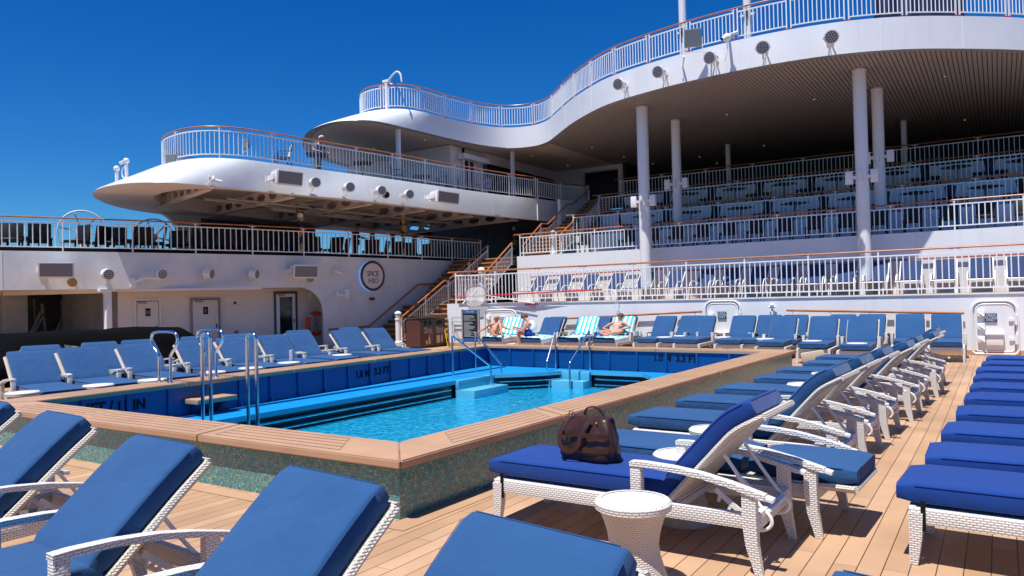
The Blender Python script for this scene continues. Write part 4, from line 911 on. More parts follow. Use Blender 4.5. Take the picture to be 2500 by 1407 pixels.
# ================================================================ ROOF DECK
ZR, ZT = 8.45, 9.39
RB = [(-27.5, 36), (-27.6, 27), (-26.6, 24), (-25.2, 22.2), (-23.8, 21.1), (-22.68, 20.4), (-21.2, 20.0), (-20.34, 20.2), (-19.84, 20.8), (-19.72, 22.9), (-19.6, 25.3), (-19.3, 27.2), (-18.68, 28.4), (-17.5, 28.85), (-16.47, 28.45), (-15.5, 27.5), (-13.98, 26.0), (-12.6, 24.9), (-11.37, 24.1), (-9.46, 23.5), (-7.83, 23.2), (-6.06, 23.05), (-4.5, 23.15), (-3.1, 23.5), (-1.8, 24.15), (-.5, 25.15), (.8, 26.25), (2.2, 27.9), (3.3, 30), (4, 33), (4.2, 36)]
RT = [(-25.5, 36), (-25.4, 28), (-24.8, 26), (-24, 24.6), (-23.2, 23.7), (-22.5, 23.0), (-21.8, 22.5), (-20.9, 22.45), (-20.1, 22.8), (-19.65, 23.8)] + RB[10:]
RBs, RTs = refine(RB), refine(RT)
roof = thing('roof_deck', 'white curved roof deck sweeping over the terraces with a slatted ceiling', 'roof', (-8, 30, ZR))
b = MB()
rows = [[(*p, ZR) for p in RBs]]
for k, dz in ((.05, .03), (.5, .04), (.9, .03), (1, 0)): rows.append([(V3((*RBs[i], 0)).lerp(V3((*RTs[i], 0)), k).x, V3((*RBs[i], 0)).lerp(V3((*RTs[i], 0)), k).y, ZR + (ZT - ZR) * k + (dz if i < 40 else 0)) for i in range(len(RBs))])
b.grid(rows); b.build('fascia', W['white'], roof, angle=50)
b = MB(); acc = 0
for i in range(44, len(RBs) - 1):
    acc += math.dist(RBs[i], RBs[i + 1])
    if acc > 2.35:
        acc = 0; T = V3((RBs[i + 1][0] - RBs[i][0], RBs[i + 1][1] - RBs[i][1], 0)).normalized(); Nn = V3((T.y, -T.x, 0)); b.obox(V3((RBs[i][0], RBs[i][1], (ZR + ZT) / 2)) + Nn * .004, T, Nn, up, .016, .012, ZT - ZR - .03)
b.build('weld_seam', W['white'], roof, smooth=False)
b = MB(); b.grid([[(*p, ZR) for p in RBs], [(p[0] * .985 - .08, p[1] + .22, ZR) for p in RBs], [(p[0] * .985 - .08, p[1] + .22, ZR + .03) for p in RBs]]); b.build('ceiling_trim', W['greyp'], roof, smooth=False)
il = next(i for i, p in enumerate(RBs) if p[0] > -16.4)
b = MB(); b.prism(list(reversed([(p[0], p[1] + .1) for p in RBs[:il]])) + [(-27.5, 46), (RBs[il - 1][0], 46)], ZR + .02, ZR + .06); b.build('plain_ceiling', W['plain_soffit'], roof, smooth=False)
b = MB(); b.prism(list(reversed([(p[0], p[1] + .1) for p in RBs[il - 1:]])) + [(RBs[il - 1][0], 46), (4.2, 46)], ZR + .02, ZR + .06); b.build('slatted_ceiling', W['soffit'], roof, smooth=False)
b = MB(); b.prism(list(reversed([(p[0], p[1] + .1) for p in RTs])) + [(-25.5, 46), (4.2, 46)], ZT - .08, ZT - .01); b.build('deck_slab', W['greyp'], roof, smooth=False)
railing('long curved white railing with wooden handrail on the roof deck', [(p[0], p[1], ZT) for p in offs(RTs[2:], .06)], h=1.02, post=1.55, bal=.125, br=.013, double=True, redfeet=True)
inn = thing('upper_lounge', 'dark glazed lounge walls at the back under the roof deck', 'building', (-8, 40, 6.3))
b = MB(); b.box(-15.9, 6, 40, 40.2, 6.0, ZR); b.box(-16.05, -15.9, 35.4, 40.2, 6.0, ZR); b.box(5.2, 5.4, 29, 46, 0, ZR); b.build('back_wall_and_blocker', W['dark'], inn, smooth=False)  # last box is an unseen right-hand end wall, added to darken the interior
b = MB(); b.box(-20.25, -20.1, 26.3, 28.6, 6.2, ZR); b.box(-23.7, -20.1, 26.15, 26.3, 6.2, ZR); b.box(-20.2, -20.0, 28.6, 35.4, 8.0, ZR); b.box(-20.2, -20.0, 28.6, 35.4, 6.2, 6.6); b.box(-20.1, -18.4, 35.4, 35.55, 6.2, ZR); b.box(-27.3, -20.1, 27.0, 27.2, 6.2, ZR)
b.build('side_wall', W['cream'], inn, smooth=False)
b = MB(); b.box(-20.12, -20.06, 29.0, 35.3, 6.6, 8.0); b.box(-18.6, -16.2, 35.6, 35.7, 6.2, 8.2); b.build('window_glass', W['glass'], inn, smooth=False)
b = MB(); b.box(-18.5, -18.3, 35.3, 35.5, 6.2, 8.2); b.box(-16.3, -16.05, 35.3, 35.5, 6.2, 8.2); b.box(-18.5, -16.05, 35.3, 35.5, 8.2, 8.42); b.build('doorway_frame', W['cream'], inn, smooth=False)
b = MB(); b.box(-20.06, -19.97, 27.0, 27.7, 6.2, 7.85, 0); b.build('glass_door', W['glass'], inn, smooth=False)
b = MB()
for y in (26.95, 27.33, 27.72): b.box(-20.05, -19.94, y - .03, y + .03, 6.2, 7.9)
b.box(-20.05, -19.7, 26.6, 28.6, 7.9, 8.12); b.build('door_frame', W['white'], inn, smooth=False)
b = MB()
for (px, py) in ((2307, 187), (1988, 243), (1774, 280), (1650, 329), (1865, 356), (1708, 383), (1750, 399), (1523, 383), (1445, 360), (1594, 400), (1386, 404), (1298, 381), (1037, 342), (912, 362), (2355, 293)):
    p = onz(px, py, ZR + .015); b.lathe(p, [(.035, 0), (.035, -.012)], 8)
b.build('downlight', mat('lit_downlight', (.7, .65, .55), .4, emit=(1, .85, .6), emits=.2), roof)
# round columns
GC = 'round white columns holding the roof deck'
def column(x, y, z0, r, label, boxes=None, z1=ZR + .02):
    c = thing('round_column', label, 'column', (x, y, z0), group=GC)
    b = MB(); b.lathe((x, y, 0), [(r, z0), (r, z1)], 28); b.build('shaft', W['white'], c)
    b = MB(); b.lathe((x, y, 0), [(r * 1.15, z1 - .06), (r * 1.15, z1 - .02)], 28); b.build('collar', W['plain_soffit'], c)
    if boxes:
        for s in (-1, 1):
            b = MB(); b.box(x + s * .36 - .11, x + s * .36 + .11, y - .16, y + .0, boxes - .2, boxes + .2, bev=.015); b.box(min(x + s * .1, x + s * .3), max(x + s * .1, x + s * .3), y - .12, y - .04, boxes - .05, boxes + .05); b.build('lamp_box', W['plastic'], c)
        b = MB(); b.tube([(x - .03, y - r - .02, boxes - .18), (x - .03, y - r - .02, boxes + .18)], .07, 8); b.build('junction_box', W['plastic'], c)
px_x = lambda px, py, y: ony(px, py, y).x
y = 25.35
column(px_x(2105, 430, y), y, 1.46, .195, 'thick front roof column, right one, with its foot on the sunny lounger terrace', boxes=ony(2105, 433, y).z)
column(px_x(1573, 490, y), y, 1.46, .205, 'thick front roof column, left one, with its foot on the sunny lounger terrace', boxes=ony(1573, 492, y).z)
y = 28.1
column(px_x(2146, 385, y), y, 3.34, .185, 'second roof column behind the thick right front column', boxes=ony(2146, 385, y).z)
column(px_x(1653, 450, y), y, 3.34, .175, 'second roof column behind the thick left front column', boxes=ony(1653, 450, y).z)
y = 34.2
column(px_x(1778, 400, y), y, 6.3, .11, 'thin far roof column, left one, behind the top terrace rail')
column(px_x(2207, 330, y), y, 6.3, .11, 'thin far roof column, right one, behind the top terrace rail')
for px, py, ln, lab in ((973, 380, 0, 'slim square post under the roof nose on the upper gallery, left one'), (1252, 430, 0, 'slim square post on the upper gallery in front of the long dark window')):
    p = onx(px, py, -19.9 if px < 1000 else -18.85); b = MB(); b.box(p.x - .07, p.x + .07, p.y - .07, p.y + .07, Z2, ZR + .01); tag(b.build('square_post', W['white'], origin=(p.x, p.y, Z2)), lab, 'post')
# things on the roof fascia
RPoly = RTs[30:]
for (px, py, lab) in ((1518, 209, 'leftmost of five on the curved roof edge'), (1613, 180, 'second of five on the curved roof edge'), (1736, 147, 'third on the roof edge beside the square floodlight'), (1865, 124, 'fourth of five on the curved roof edge'), (2023, 100, 'rightmost of five on the curved roof edge')):
    P, T, Nn = onpoly(px + (12 if px < 1800 else 3), py, RPoly); flood('floodlight', 'white round floodlight with dark LED face, ' + lab, P, Nn, V3((-.12, -1, -.25)) if px < 1800 else V3((.3, -1, -.3)), .19, .26)
P, T, Nn = onpoly(1700, 100, RPoly); Q = onpoly(1692, 93, offs(RPoly, -.5))[0]; t = square_flood('large square floodlight tilted on an arm above the roof edge', Q, V3((.35, -1, -.25)), .52, .55)
b = MB(); b.beam(Q - T * .32 - up * .5, P - T * .5 - up * .75, .05, .05); b.beam(Q + T * .32 - up * .5, P + T * .5 - up * .6, .05, .05); b.beam(P - T * .5 - up * .75, P - T * .5 - up * 1.1, .05, .05); b.build('arm', W['white'], t, smooth=False)
P, T, Nn = onpoly(1780, 95, RPoly); t = thing('security_camera', 'white security camera on a stalk at the roof edge between two floodlights', 'camera', P)
Q = onpoly(1775, 92, offs(RPoly, -.4))[0]
b = MB(); b.ball(Q, .13); b.tube([Q, Q + V3((-.12, -.12, -.06))], .07, 8); b.build('camera_body', W['plastic'], t)
b = MB(); b.tube([Q, P + up * .1, P + T * .3 + up * .15], .05, 6); b.tube([Q - up * .1, Q - up * .45, Q - up * .7 - T * .1], .015, 5); b.build('stalk', W['plastic'], t)
b = MB(); b.tube([Q + V3((-.12, -.12, -.06)), Q + V3((-.125, -.125, -.063))], .055, 8); b.build('lens', W['black'], t)
for px, lab in ((1668, 'left of two tall white masts rising behind the roof railing'), (1826, 'right of two tall white masts rising behind the roof railing')):
    P, T, Nn = onpoly(px, 110 if px < 1700 else 90, offs(RPoly, .25)); c = thing('mast', lab, 'mast', (P.x, P.y, ZT), group='tall white masts behind the roof railing')
    b = MB(); b.tube([(P.x, P.y, ZT - .02), (P.x, P.y, 17)], .12, 16); b.build('pole', W['white'], c)
    n_ = Nn; b = MB(); rows = []
    b.obox(V3((P.x, P.y, ZT + .75)) + n_ * .115, T, n_, up, .09, .03, .62, bev=.012); b.build('hatch', W['greyp'], c)
    b = MB(); b.beam(V3((P.x, P.y, ZT + .8)) - T * .22, V3((P.x, P.y, ZT + .8)) + T * .22, .04, .06); b.build('cleat', W['plastic'], c)
P, T, Nn = onpoly(945, 240, offs(RTs[:44], .1)); t = thing('lamp_arm', 'white post with curved lamp arm at the left end of the roof railing', 'lamp', (P.x, P.y, ZT))
b = MB(); b.tube([(P.x, P.y, ZT), (P.x, P.y, ZT + 1.15)], .09, 10); b.tube(smooth_path([V3((P.x, P.y, ZT + 1.1)), V3((P.x + .5, P.y, ZT + 1.5)), V3((P.x + .75, P.y, ZT + 1.35)), V3((P.x + .8, P.y, ZT + 1.0))], 2), .035, 6); b.box(P.x - .16, P.x + .16, P.y - .1, P.y + .1, ZT + 1.1, ZT + 1.2, bev=.02); b.build('post', W['plastic'], t)
# dark canvas behind the top right rail
A_, C_ = onpoly(2130, 30, offs(RPoly, .9))[0], onpoly(2350, 25, offs(RPoly, .9))[0]
b = MB(); rows = []
for k, z in enumerate((ZT + .02, ZT + .6, ZT + 1.2, ZT + 1.9, ZT + 2.4)):
    rows.append([A_.lerp(C_, i / 24) * 1.0 + V3((.06 * math.sin(i * 1.3 + k), .12 * math.sin(i * 1.1), 0)) for i in range(25)])
    for p in rows[-1]: p.z = z
rows += [[p + V3((0, .25, 0)) for p in r] for r in reversed(rows)]
b.grid(rows); tag(b.build('canvas_cover', W['navyc'], origin=(A_.x, A_.y, ZT)), 'dark navy canvas cover behind the railing at the top right corner', 'cover')

# ================================================================ TERRACES
XR = 6
TZ = [(20.7, 1.46), (26.0, 3.34), (28.6, 4.25), (31.0, 5.35), (33.3, 6.38)]
TX = [-16.2, -16.65, -15.3, -15.2, -15.2]
tw = thing('terrace_block', 'white stepped terrace walls rising behind the pool deck', 'wall', (-5, 20.7, 0))
names = []
for i, ((y, z), x0) in enumerate(zip(TZ, TX)):
    zb = 0 if i == 0 else TZ[i - 1][1]; yn = TZ[i + 1][0] if i < 4 else 40
    b = MB(); b.box(x0, XR, y, y + .1, zb, z); 
    b.box(x0, x0 + .1, y + .1, yn + .1, zb if i else 0, z)
    b.build('terrace_wall', W['white'], tw, smooth=False)
tiles = [W['stepw'], W['tfloor'], W['tfloor'], W['tfloor'], W['bulkgrey']]
for i, ((y, z), x0) in enumerate(zip(TZ, TX)):
    yn = TZ[i + 1][0] if i < 4 else 40
    b = MB(); b.box(x0 + .02 if i else -16.18, XR, y + .02, yn, z - .06, z - .006)
    if i == 0: b.box(-20.25, -16.2, 23.4, 23.72, z - .06, z - .006); b.box(-16.85, -16.2, 23.4, 26, z - .06, z - .006)
    if i == 1: b.box(-20.1, -16.6, 26.4, 27.05, z - .06, z - .006)
    b.build('terrace_floor', tiles[i], tw, smooth=False)
b = MB(); b.box(-15.5, 4.9, 20.672, 20.699, 1.43, 1.455); b.build('edge_trim', W['white'], tw, smooth=False)
b = MB(); b.box(-16.2, XR, 20.66, 20.7, 0, .12); b.build('skirting', W['coping'], tw, smooth=False)
railing('white railing with wooden handrail along the lowest terrace above the pool deck', [(-15.86, 20.78, 1.46), (XR - .2, 20.78, 1.46)], h=1.10, post=1.62, bal=.134, br=.012, ext=.33)
railing('white railing with wooden handrail in front of the dark dining chairs on the second terrace', [(-16.52, 26.07, 3.34), (XR - .2, 26.07, 3.34)], h=.90, post=1.75, bal=.16, br=.014, ext=.3)
for (y, z), px, lab in ((TZ[2], (1398, 535), 'third terrace, below the dark dining tables'), (TZ[3], (1462, 488), 'fourth terrace'), (TZ[4], (1514, 442), 'top terrace')):
    x0 = ony(px[0], px[1], y).x; railing('shaded white railing on the ' + lab, [(x0, y + .07, z), (XR - .2, y + .07, z)], h=.93, post=2.05, bal=.165, br=.012, ext=.35)
# red handrails on terrace walls
t = thing('wall_handrail', 'thin red handrail on the white wall behind the terrace loungers', 'handrail', (-5, 25.9, 2.4))
for a, c in ((-16.0, -10.3), (-9.6, XR - .3)):
    b = MB(); b.beam((a, 25.92, 2.46), (c, 25.92, 2.56), .04, .05); b.build('rail', W['redrail'], t)
for i, (a, c) in enumerate(((1290, 1714), (1920, 2100), (2100, 2355))):
    pass
t = thing('wall_handrail', 'wooden handrail low on the white wall behind the back row of loungers', 'handrail', (-5, 20.6, 1))
for a, c in (((1345, 780), (1714, 761)), ((1920, 758), (2354, 765))):
    p, q = ony(*a, 20.6), ony(*c, 20.6); b = MB(); b.tube([p, q], .03, 8); b.build('rail', W['wood'], t)
    b = MB()
    for k in range(5): r = p.lerp(q, .04 + .23 * k); b.tube([r, r - up * .09, r + V3((0, .1, -.12))], .012, 5)
    b.build('bracket', W['white'], t)
# crew doors on the lowest wall
def hatch(px0, px1, py0, label, sign):
    a, c = ony(px0, py0 + 20, 20.69), ony(px1, py0 + 20, 20.69); z1 = ony((px0 + px1) / 2, py0, 20.69).z; z0 = .02; x0, x1 = a.x, c.x
    d = thing('crew_door', label, 'door', ((x0 + x1) / 2, 20.69, 0))
    def rr(x0, x1, z0, z1, r, y, n=5):
        pts = []
        for cx, cz, s in ((x1 - r, z1 - r, 0), (x0 + r, z1 - r, 1), (x0 + r, z0 + .02 + r * .3, 2), (x1 - r, z0 + .02 + r * .3, 3)):
            rad = r if s < 2 else r * .3
            if s >= 2: cx = x0 + rad if s == 2 else x1 - rad
            for i in range(n + 1): an = math.pi / 2 * (s + i / n); pts.append(V3((cx + rad * math.cos(an), y, cz + rad * math.sin(an))))
        return pts
    b = MB(); b.tube(rr(x0, x1, z0, z1, .22, 20.67), .03, 6, closed=True); b.tube(rr(x0 + .07, x1 - .07, z0 + .06, z1 - .07, .17, 20.665), .018, 6, closed=True); b.build('rim', W['plastic'], d)
    b = MB(); pts = rr(x0 + .08, x1 - .08, z0 + .07, z1 - .08, .16, 20.66); vs = [b.bm.verts.new(p) for p in pts]; b.bm.faces.new(vs); vs2 = [b.bm.verts.new(p + V3((0, .03, 0))) for p in pts]
    for i in range(len(vs)): j = (i + 1) % len(vs); b.bm.faces.new((vs[i], vs[j], vs2[j], vs2[i]))
    leaf = b.build('door_leaf', W['white'], d, smooth=False)
    w_ = x1 - x0; cx = (x0 + x1) / 2
    for k in range(3):
        b = MB(); z = z0 + .28 + k * .3; b.box(x0 + .1, x0 + .26, 20.58, 20.655, z, z + .16, bev=.02); b.tube([(x0 + .12, 20.6, z + .12), (x0 + .25, 20.55, z + .02)], .016, 5); b.build('latch', W['plastic'], d)
    for z in (z0 + .35, z1 - .45):
        b = MB(); b.tube([(x1 - .02, 20.63, z - .1), (x1 - .02, 20.63, z + .12)], .035, 8); b.box(x1 - .16, x1 - .02, 20.62, 20.655, z - .02, z + .04); b.build('hinge', W['plastic'], d)
    b = MB(); b.tube([(x1 + .03, 20.63, z0 + .1), (x1 + .03, 20.63, z1 - .3)], .014, 6); b.build('pipe', W['plastic'], d)
    b = MB(); b.box(cx - .17, cx + .17, 20.57, 20.655, z0 + .22, z0 + .48, bev=.02); b.box(cx - .19, cx + .19, 20.53, 20.66, z0 + .46, z0 + .5, bev=.01); b.tube([(cx, 20.56, z0 + .5), (cx, 20.57, z0 + .58)], .02, 6); b.build('vent_box', W['plastic'], d)
    if sign:
        zc = sign[2]; b = MB(); b.box(sign[0], sign[1], 20.63, 20.656, zc - .1, zc + .1); s = b.build('access_sign', W['navyp'], d, smooth=False)
        b = MB(); add_text(b, 'CREW\nACCESS\nONLY', .072, V3(((sign[0] + sign[1]) / 2, 20.626, zc)), V3((1, 0, 0)), up, V3((0, -1, 0)), 0, .004, .002); b.build('lettering', W['chalk'], s, smooth=False)
    return d, x0, x1, z1
p = ony(2419, 776, 20.65); hatch(2372, 2482, 735, 'large white crew door at the right end of the back wall with a navy sign', (p.x - .12, p.x + .12, p.z))
p = ony(1763, 770, 20.65); hatch(1722, 1808, 735, 'white crew door partly hidden behind blue loungers in the middle of the back wall', (p.x - .12, p.x + .12, p.z))
hatch(1184, 1262, 757, 'white crew door behind the reclining woman near the menu board', None)
p = ony(1228, 778, 20.64); b = MB(); b.box(p.x - .14, p.x + .14, 20.62, 20.65, p.z - .07, p.z + .07); o = b.build('notice_plate', W['white'], origin=p, smooth=False); tag(o, 'white notice plate with two lines of print on the left crew door', 'sign')
b = MB(); 
for dz in (.03, -.03): b.box(p.x - .1, p.x + .1, 20.612, 20.619, p.z + dz - .008, p.z + dz + .008)
b.build('print', W['darkgrey'], o, smooth=False)
# small lamp stub between loungers
p = ony(1886, 750, 20.65); b = MB(); b.tube([(p.x, 20.62, p.z - .35), (p.x, 20.62, p.z)], .03, 6); b.tube([(p.x - .09, 20.62, p.z), (p.x + .09, 20.62, p.z)], .035, 6); b.ball((p.x, 20.6, p.z + .05), .06, n=8); tag(b.build('pipe_valve', W['plastic'], origin=p), 'white pipe valve on the wall between the crew door and the loungers', 'valve')
# shepherd's hook sign, pole and net
p = ony(1298, 741, 20.66); t = thing('rescue_hook_sign', 'grey wave shaped sign reading SHEPHERD\'S HOOK at the top of the back wall', 'sign', p)
a, c = ony(1205, 745, 20.66), ony(1392, 735, 20.66); b = MB(); rows = [[], []]
for i in range(25):
    k = i / 24; x = a.x + (c.x - a.x) * k; zt = 1.448; zb = 1.448 - .155 * math.sin(math.pi * k) ** 1.5
    rows[0].append((x, 20.655, zt)); rows[1].append((x, 20.655, zb))
b.grid(rows); b.build('panel', mat('lavender_grey', (.24, .24, .33), .5), t, smooth=False)
b = MB(); cx = ony(1298, 742, 20.66).x; add_text(b, "SHEPHERD'S", .085, V3((cx, 20.645, 1.40)), V3((1, 0, 0)), up, V3((0, -1, 0)), 0, .004, .002, 1.15); b.build('lettering', mat('maroon_print', (.10, .01, .05), .5), t, smooth=False)
b = MB(); add_text(b, "HOOK", .075, V3((cx + .02, 20.645, 1.315)), V3((1, 0, 0)), up, V3((0, -1, 0)), 0, .004, .002, 1.15); b.build('lettering', W['redp'], t, smooth=False)
a, c = ony(1115, 726, 20.6), ony(1470, 707, 20.6); t = thing('rescue_hook', 'long red rescue pole with curved white hook hung on the terrace railing', 'rescue pole', a)
b = MB(); b.tube([a, c], .022, 8); b.build('pole', W['redp'], t)
b = MB(); q = ony(1500, 745, 20.6); b.tube(smooth_path([c, c + V3((.35, 0, .0)), c + V3((.55, 0, -.15)), q, q - up * .5, q - up * .75 + V3((.08, 0, 0)), q - up * .3 + V3((.14, 0, 0)), q + V3((.1, 0, .1))], 3), .010, 5); b.build('hook', W['white'], t)
c = ony(1161, 722, 20.55); t = thing('rescue_net', 'white rescue net with rounded frame and long handle on the terrace railing', 'net', c)
rr = [c + V3((.42 * abs(math.cos(a)) ** .7 * (1 if math.cos(a) > 0 else -1), 0, .36 * abs(math.sin(a)) ** .7 * (1 if math.sin(a) > 0 else -1) + .03 * math.cos(a))) for a in [2 * math.pi * i / 28 for i in range(28)]]
b = MB(); b.tube(rr, .016, 6, closed=True); b.tube([c + V3((.42, 0, 0)), ony(1305, 741, 20.55)], .014, 5); b.build('frame', W['alu'], t)
mn, tt, bb = newmat('white_netting'); bb.inputs['Base Color'].default_value = (.8, .8, .8, 1); bb.inputs['Alpha'].default_value = .55
b = MB(); vs = [b.bm.verts.new(c + (p - c) * .97 + V3((0, .01, 0))) for p in rr]; b.bm.faces.new(vs); b.build('netting', mn, t, smooth=False)
# bollard lamps
def bollard(x, y, z, h, label):
    t = thing('bollard_lamp', label, 'lamp', (x, y, z), group='white bollard lamps by the stairs')
    b = MB(); b.lathe((x, y, z), [(.14, 0), (.14, .1), (.105, .14), (.105, h - .34), (.125, h - .33), (.125, h - .27), (.09, h - .26)], 16); b.build('post', W['plastic'], t)
    b = MB(); b.lathe((x, y, z), [(.085, h - .27), (.11, h - .2), (.11, h - .14), (.09, h - .1)], 16); b.build('lens', W['lampcap'], t)
    b = MB(); b.lathe((x, y, z), [(.125, h - .11), (.13, h - .09), (.10, h - .03), (.03, h), (.001, h)], 16, cap=False); b.build('cap', W['plastic'], t)
bollard(-18.62, 20.85, 0, 1.24, 'white bollard lamp at the foot of the stairs beside the bins')
bollard(ony(1176, 700, 20.95).x, 20.95, 1.46, 1.24, 'white bollard lamp on the lowest terrace behind the rescue net')
bollard(ony(1351, 600, 26.3).x, 26.3, 3.34, .98, 'white bollard lamp on the second terrace by the upper stairs')
# stairs
st = thing('staircase', 'wooden tread staircase climbing between the left wall and the terraces', 'stairs', (-18.4, 21, 0))
def flight(x0, x1, ya, za, yb, zb, n):
    for k in range(n):
        y0 = ya + (yb - ya) * k / n; y1 = ya + (yb - ya) * (k + 1) / n; z = za + (zb - za) * (k + 1) / n; z0 = za + (zb - za) * k / n
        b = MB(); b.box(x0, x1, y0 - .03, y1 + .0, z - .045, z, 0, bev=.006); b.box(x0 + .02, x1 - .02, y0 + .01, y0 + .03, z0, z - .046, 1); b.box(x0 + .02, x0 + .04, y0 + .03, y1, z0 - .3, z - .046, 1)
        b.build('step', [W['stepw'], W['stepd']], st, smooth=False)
flight(-20.38, -16.42, 21.0, 0, 23.4, 1.46, 8)
flight(-20.12, -16.92, 23.75, 1.46, 26.4, 3.34, 10)
flight(-16.9, -15.35, 27.0, 3.34, 28.6, 4.25, 5)
flight(-16.9, -15.3, 29.1, 4.25, 31.0, 5.35, 6)
flight(-16.9, -15.3, 31.5, 5.35, 33.3, 6.38, 6)
b = MB(); b.box(-16.9, -15.3, 28.6, 29.1, 4.19, 4.25); b.box(-16.9, -15.3, 31, 31.5, 5.29, 5.35); b.box(-16.9, -15.3, 33.3, 36, 6.3, 6.37); b.build('landing', W['stepw'], st, smooth=False)
GS = 'stair railings'
def srail(label, pts, handm='wood', h=.93, post=1.7, bal=.14, hr=.034): return railing(label, pts, h=h, post=post, bal=bal, group=GS, handm=handm, hr=hr, top=.2, bot=.1, br=.009)
srail('middle stair railing with bright wooden handrail on the first flight', [(-18.5, 20.9, .08), (-18.5, 23.5, 1.46), (-18.5, 23.72, 1.46)])
srail('middle stair railing with bright wooden handrail on the second flight', [(-18.5, 23.75, 1.48), (-18.5, 26.55, 3.0)])
srail('white painted side railing of the first stair flight', [(-16.36, 21.0, .05), (-16.36, 23.4, 1.46), (-16.2, 23.45, 1.46)], handm='rail', hr=.02)
srail('right hand stair railing with wooden handrail of the second flight', [(-16.86, 23.6, 1.46), (-16.86, 25.95, 2.98)])
srail('zigzag wooden handrail climbing beside the upper stairs, left one', [(-16.95, 27.0, 2.95), (-16.95, 28.55, 3.98), (-16.95, 29.1, 4.0), (-16.95, 31.05, 5.1), (-16.95, 31.5, 5.1), (-16.95, 33.25, 6.02)], h=.93)
srail('short wooden handrail beside the upper stairs, right one', [(-15.32, 27.4, 3.35), (-15.32, 28.5, 3.95)])
srail('dark shaded handrail of the highest stair flight', [(-15.32, 29.3, 4.25), (-15.32, 31.0, 5.25)])
railing('short white railing on the landing edge of the lowest terrace next to the stairs', [(-16.1, 22.9, 1.46), (-15.9, 20.85, 1.46)], h=1.0, post=1.2, bal=.14, handm='rail', hr=.02)
